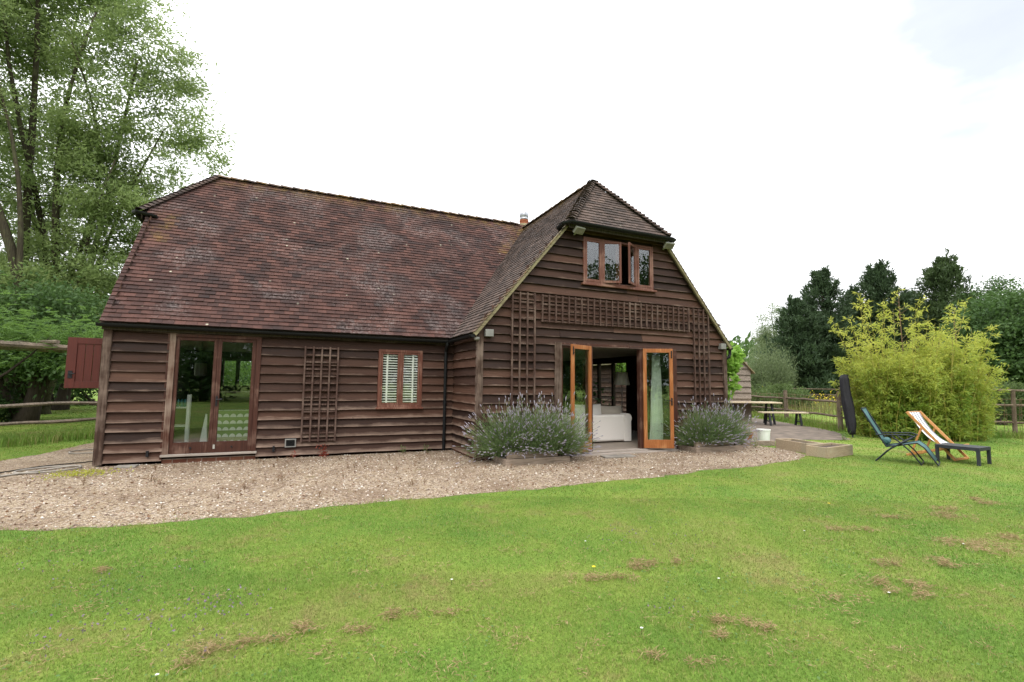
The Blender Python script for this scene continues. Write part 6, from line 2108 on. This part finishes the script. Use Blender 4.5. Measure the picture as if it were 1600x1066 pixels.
# longer grass along the fence feet and in the meadow
def strip(pts, n, wd):
    out = []
    tot = [math.dist(a, b) for a, b in zip(pts[:-1], pts[1:])]
    for (a, b), l in zip(zip(pts[:-1], pts[1:]), tot):
        k = int(n * l / sum(tot))
        f = rng.random(k)
        out.append(np.stack([a[0] + (b[0] - a[0]) * f, a[1] + (b[1] - a[1]) * f], 1) + rng.normal(size=(k, 2)) * wd)
    return np.concatenate(out)
q = np.concatenate([strip([(25.9, 8.6), (23.9, 4.0), (21.6, 0.2)], 6000, 0.28), strip([(21.4, 0.0), (22.7, -1.5), (25.0, -3.4), (27.6, -5.5), (30, -7.4)], 9000, 0.3), strip([(-6.2, 1.2), (-3.35, 3.75), (-0.9, 6.3)], 4000, 0.3)])
o = blades('long_grass', q, rng.uniform(0.10, 0.34, len(q)), rng.uniform(0.008, 0.016, len(q)), rng, M_BLADE, 0.7)
tag(o, 'longer unmown grass along the foot of the fences', 'grass', kind='stuff')
M_MEAD = mat_leaf('meadow_grass', (0.10, 0.14, 0.035), (0.27, 0.25, 0.09), 0.4)
n = 52000
q = ring(n, 27, 90, 1000, 2000)
o = blades('meadow_grass', q, rng.uniform(0.35, 0.95, n) * np.clip((np.hypot(q[:, 0] - 3, q[:, 1] + 11) - 29) / 8, 0.12, 1), rng.uniform(0.03, 0.07, n), rng, M_MEAD, 0.5)
tag(o, 'tall pale meadow grass beyond the fence', 'grass', kind='stuff')
M_YEL = mat_leaf('yellow_flowers', (0.55, 0.40, 0.015), (0.80, 0.62, 0.03), 0.2)
cs = np.array([at(p_, d_)[:2] for p_, d_ in ((1190, 34), (1215, 35), (1262, 33), (1280, 32), (1302, 31), (1310, 33), (1256, 37), (1540, 30), (1560, 31), (1585, 32), (1525, 33), (1572, 27))])
k = rng.integers(0, len(cs), 560)
P = np.concatenate([cs[k] + rng.normal(size=(560, 2)) * 0.75, rng.normal(0.85, 0.22, (560, 1))], 1)
np_mesh('ragwort_flowers', leaves(P, unit(rng.normal(size=P.shape)), rng.uniform(0.05, 0.11, 560), rng.uniform(0.05, 0.09, 560), rng), 4, rng.random(560), M_YEL)
tag(bpy.data.objects['ragwort_flowers'], 'yellow ragwort flowering in the meadow grass', 'wildflowers', kind='stuff')
# dry thatch clumps on the lawn
M_THATCH = mat_leaf('dry_thatch', (0.20, 0.135, 0.065), (0.42, 0.315, 0.165), 0.25)
cl = [(16.0, -8.2, .5), (15.6, -8.0, .35)]
pxs = [(1525, 855, .35), (1560, 862, .40), (1500, 850, .22), (1575, 842, .22), (1390, 885, .18), (1465, 880, .16), (1485, 886, .10), (1385, 912, .22), (1405, 930, .20), (1320, 938, .18), (1445, 918, .10), (1435, 932, .1), (1480, 798, .22), (1500, 812, .25), (1540, 788, .2), (1520, 782, .16), (1475, 806, .2),
       (1390, 811, .12), (1420, 812, .10), (1305, 828, .16), (1350, 830, .12), (970, 908, .16), (1015, 884, .18), (1000, 888, .14), (915, 908, .14), (1060, 880, .10), (1112, 972, .10), (1160, 975, .10), (1190, 984, .09), (1135, 998, .08), (1095, 1040, .07), (1015, 1030, .07), (390, 1010, .12), (330, 1025, .13), (280, 1040, .10), (440, 1000, .09), (165, 895, .07), (305, 940, .06), (355, 935, .05), (480, 985, .1), (620, 965, .12), (560, 985, .12), (700, 960, .1)]
rg_ = np.random.default_rng(77)
for _ in range(150):
    pxs.append((rg_.uniform(0, 1600), 780 + 280 * rg_.random() ** 0.9, rg_.uniform(0.02, 0.06)))
P = []
for px, py, s in pxs:
    v = _f * 753.44 + _r * (px - 800) - _u * (py - 533)
    tt = -CAM.z / v.z
    c = np.array([CAM.x + v.x * tt, CAM.y + v.y * tt])
    dd = tt * 753.44
    n = int((800 if s > 0.065 else 330) * s * 4)
    off = rng.normal(size=(n, 2)) * np.array([s * 0.85, s * 0.45]) * (0.68 if s > 0.065 else 2.2)
    mask = np.array([fbm(a * 9 + px, b * 9) + 0.4 * fbm(a * 3, b * 3 + py) for a, b in off]) > 0.05
    off = off[mask]
    P.append(np.concatenate([c + off @ np.array([[0.913, -0.407], [0.407, 0.913]]), rng.uniform(0.012, 0.045, (len(off), 1))], 1))
P = np.concatenate(P)
D = unit(rng.normal(size=P.shape) * np.array([1, 1, 0.35]))
np_mesh('dry_thatch', leaves(P, D, rng.uniform(0.02, 0.06, len(P)), rng.uniform(0.0025, 0.006, len(P)), rng), 4, rng.random(len(P)), M_THATCH)
tag(bpy.data.objects['dry_thatch'], 'brown clumps of dry thatch raked up on the lawn', 'dead grass', kind='stuff')
# clover and selfheal growing flat in the turf
q = ring(40000, 2.2, 11)
w_ = np.array([fbm(a * 0.9, b * 0.9, 5.0) + 0.6 * fbm(a * 3.1, b * 3.1, 2.0) for a, b in q])
q = q[(w_ > 0.16) & ~in_poly(q[:, 0], q[:, 1], GPOLY)]
P = np.concatenate([q, rng.uniform(0.018, 0.032, (len(q), 1))], 1)
D = unit(rng.normal(size=P.shape) * np.array([1, 1, 0.25]))
np_mesh('clover', leaves(P, D, rng.uniform(0.012, 0.026, len(P)), rng.uniform(0.010, 0.020, len(P)), rng, flat=np.array([[0, 0, 1.0]]) + rng.normal(size=P.shape) * 0.25), 4, rng.random(len(P)), mat_leaf('clover_leaves', (0.055, 0.125, 0.030), (0.12, 0.20, 0.055), 0.3))
tag(bpy.data.objects['clover'], 'clover and other small leaves growing flat in the turf', 'clover', kind='stuff')
cs = np.array([at(px_, 1)[:2] for px_ in (0,)])
P = []
for px, py, n_, s in ((320, 978, 50, .20), (300, 965, 16, .16), (105, 1000, 20, .14), (70, 1015, 8, .1), (185, 985, 16, .16), (115, 925, 18, .25), (30, 895, 10, .25), (80, 885, 12, .25), (230, 905, 25, .2), (345, 945, 40, .14), (365, 940, 20, .1), (210, 970, 25, .12), (1040, 842, 30, .25), (960, 850, 30, .25), (1045, 955, 16, .08), (350, 1000, 16, .1)):
    v = _f * 753.44 + _r * (px - 800) - _u * (py - 533)
    tt = -CAM.z / v.z
    P.append(np.concatenate([np.array([[CAM.x + v.x * tt, CAM.y + v.y * tt]]) + rng.normal(size=(n_, 2)) * s, rng.uniform(0.02, 0.045, (n_, 1))], 1))
P = np.concatenate(P)
np_mesh('selfheal_flowers', leaves(P, unit(rng.normal(size=P.shape) + np.array([0, 0, 0.6])), rng.uniform(0.012, 0.024, len(P)), rng.uniform(0.010, 0.016, len(P)), rng), 4, rng.random(len(P)), mat_leaf('dusky_purple', (0.12, 0.08, 0.115), (0.25, 0.19, 0.25), 0.2))
tag(bpy.data.objects['selfheal_flowers'], 'tiny dusky purple selfheal flowers in the left part of the lawn', 'wildflowers', kind='stuff')
# loose pebbles and leaf scraps on the gravel
n = 9000
q = np.stack([rng.uniform(-3, 14.6, n), rng.uniform(-4.7, 0.0, n)], 1)
q = q[in_poly(q[:, 0], q[:, 1], GPOLY)]
n = len(q)
s = rng.uniform(0.008, 0.02, n)
oct_ = np.array([[1, 0, 0], [0, 1, 0], [-1, 0, 0], [0, -1, 0], [0, 0, 0.7], [0, 0, -0.7]])
V = (np.concatenate([q, np.full((n, 1), 0.008)], 1)[:, None, :] + oct_[None] * s[:, None, None] * rng.uniform(0.7, 1.3, (n, 1, 3))).reshape(-1, 3)
g = NG('loose_pebbles')
M_PEB = g.fin(g.ramp(g.attr('rnd'), [(0, (0.12, 0.08, 0.06)), (0.4, (0.36, 0.26, 0.19)), (0.8, (0.5, 0.42, 0.34)), (1, (0.70, 0.66, 0.6))]), 0.8)
np_mesh('loose_pebbles', V, 6, rng.random(n), M_PEB, None, faces=[(0, 1, 4), (1, 2, 4), (2, 3, 4), (3, 0, 4), (1, 0, 5), (2, 1, 5), (3, 2, 5), (0, 3, 5)])
tag(bpy.data.objects['loose_pebbles'], 'loose pebbles scattered on the gravel', 'pebbles', kind='stuff')
n = 2600
q = np.stack([rng.uniform(-3, 14.4, n), rng.uniform(-4.6, -0.05, n)], 1)
q = q[in_poly(q[:, 0], q[:, 1], GPOLY)]
P = np.concatenate([q, np.full((len(q), 1), 0.014)], 1)
np_mesh('leaf_scraps', leaves(P, unit(rng.normal(size=P.shape) * np.array([1, 1, 0.25])), rng.uniform(0.02, 0.06, len(P)), rng.uniform(0.012, 0.03, len(P)), rng), 4, rng.random(len(P)), mat_leaf('dead_leaf', (0.085, 0.045, 0.025), (0.22, 0.12, 0.065), 0.1))
tag(bpy.data.objects['leaf_scraps'], 'brown scraps of dead leaf on the gravel', 'leaf litter', kind='stuff')
# weeds: one plant of each kind, then copies
def weed(name, label, cat, group, loc, mat, n, h, seed, lw=0.02, ll=0.05):
    rg = np.random.default_rng(seed)
    t = empty(name, loc, label, cat, group)
    b = np.array(loc, float)
    mbw = MB()
    for i in range(4):
        tp = b + np.append(rg.normal(size=2) * h * 0.25, h * rg.uniform(0.6, 1.0))
        mbw.tube([b, (b + tp) / 2 + np.append(rg.normal(size=2) * 0.01, 0), tp], [0.004, 0.003, 0.0015], 4, cap=False)
    mbw.build('stems', M_WIRE, t)
    P = b + np.concatenate([rg.normal(size=(n, 2)) * h * 0.22, rg.uniform(0.1, 1.0, (n, 1)) * h], 1)
    np_mesh('foliage', leaves(P, unit(rg.normal(size=(n, 3)) + np.array([0, 0, 0.3])), ll * rg.uniform(0.6, 1.3, n), lw * rg.uniform(0.6, 1.3, n), rg), 4, rg.random(n), mat, t)
    return t
M_REDW = mat_leaf('red_weed_leaves', (0.12, 0.018, 0.012), (0.26, 0.05, 0.028), 0.3)
M_BRW = mat_leaf('brown_weed_leaves', (0.10, 0.055, 0.028), (0.20, 0.11, 0.05), 0.2)
M_YGW = mat_leaf('yellow_green_weed', (0.20, 0.22, 0.03), (0.42, 0.42, 0.06), 0.35)
weed('red_weed', 'red leaved weed seedling against the plinth below the small trellis', 'weed', None, (3.78, -0.22, 0.004), M_REDW, 70, 0.27, 61, 0.03, 0.06)
weed('red_weed', 'smaller red weed between the air vent and the small trellis', 'weed', None, (3.22, -0.2, 0.004), M_REDW, 30, 0.13, 62, 0.02, 0.045)
weed('green_weed', 'small green weed under the blind window, at the wall foot', 'weed', None, (5.45, -0.22, 0.004), ML_BRAM, 40, 0.16, 63)
weed('green_weed', 'small green weed left of the downpipe, at the wall foot', 'weed', None, (5.95, -0.3, 0.004), ML_BRAM, 40, 0.17, 64)
for (x, y), lab in (((0.0, -0.95), 'low yellow green weed mat on gravel in front of the left house corner'),):
    rg = np.random.default_rng(65)
    n = 420
    P = np.stack([x + rg.normal(size=n) * 0.22, y + rg.normal(size=n) * 0.13, rg.uniform(0.01, 0.07, n)], 1)
    o = np_mesh('weed_mat', leaves(P, unit(rg.normal(size=(n, 3)) + np.array([0, 0, 0.5])), 0.05 * rg.uniform(0.6, 1.2, n), 0.018 * rg.uniform(0.6, 1.2, n), rg), 4, rg.random(n), M_YGW)
    tag(o, lab, 'weed', kind='stuff')
weed('grass_tuft', 'green grass tuft beside the bucket and edging timber', 'weed', None, (14.1, -2.25, 0.004), ML_BRT, 60, 0.2, 66, 0.012, 0.14)
weed('grass_tuft', 'green grass tuft on the lawn edge by the parasol foot', 'weed', None, (18.2, -1.95, 0.004), ML_BRT, 70, 0.24, 67, 0.014, 0.16)
proto = weed('dead_weed', 'small brown dead weed standing in the gravel strip', 'weed', 'dead weeds in the gravel', (1.2, -1.9, 0.004), M_BRW, 16, 0.13, 68, 0.014, 0.035)
rg = random.Random(8)
k = 0
while k < 60:
    x, y = rg.uniform(0.3, 10.5), rg.uniform(-4.1, -0.5)
    if x > 6.2 and y > -2.7: continue
    c = copy_tree(proto)
    c.location = (x, y, 0.004)
    c.rotation_euler = (0, 0, rg.uniform(0, 6.28))
    s_ = rg.uniform(0.35, 0.95)
    c.scale = (s_, s_, s_)
    k += 1
# daisies and dandelions in the lawn
def flower(name, label, cat, group, loc, colm, r_):
    t = empty(name, loc, label, cat, group)
    mbw = MB()
    n = 11
    vs = [(loc[0], loc[1], 0.042)]
    for i in range(2 * n):
        a = math.pi * i / n
        q = r_ if i % 2 else r_ * 0.55
        vs.append((loc[0] + q * math.cos(a), loc[1] + q * math.sin(a), 0.045))
    mbw.add(vs, [(0, 1 + i, 1 + (i + 1) % (2 * n)) for i in range(2 * n)])
    mbw.build('petals', colm, t)
    mbw = MB(); mbw.tube([(loc[0], loc[1], 0), (loc[0], loc[1], 0.043)], 0.002, 4); mbw.build('stem', ML_BRAM, t)
    return t
da = flower('daisy', 'small white daisy flowering in the lawn', 'flower', 'daisies in the lawn', (2.6, -8.0, 0), M_WHITE, 0.012)
for x, y in ((0.6, -7.6), (1.9, -8.3), (2.9, -8.9), (5.3, -8.6), (6.4, -8.2), (4.4, -7.4), (7.4, -8.9), (8.3, -7.6), (1.2, -8.6), (3.6, -8.7), (9.4, -8.5), (5.9, -7.0)):
    c = copy_tree(da); c.location = (x, y, 0)
M_DAND = mat_plain('dandelion_yellow', (0.75, 0.55, 0.02), 0.8)
dn = flower('dandelion', 'yellow dandelion flower in the lawn', 'flower', 'dandelions in the lawn', (0.9, -5.6, 0), M_DAND, 0.02)
for x, y in ((5.6, -7.6), (9.8, -6.9)):
    c = copy_tree(dn); c.location = (x, y, 0)
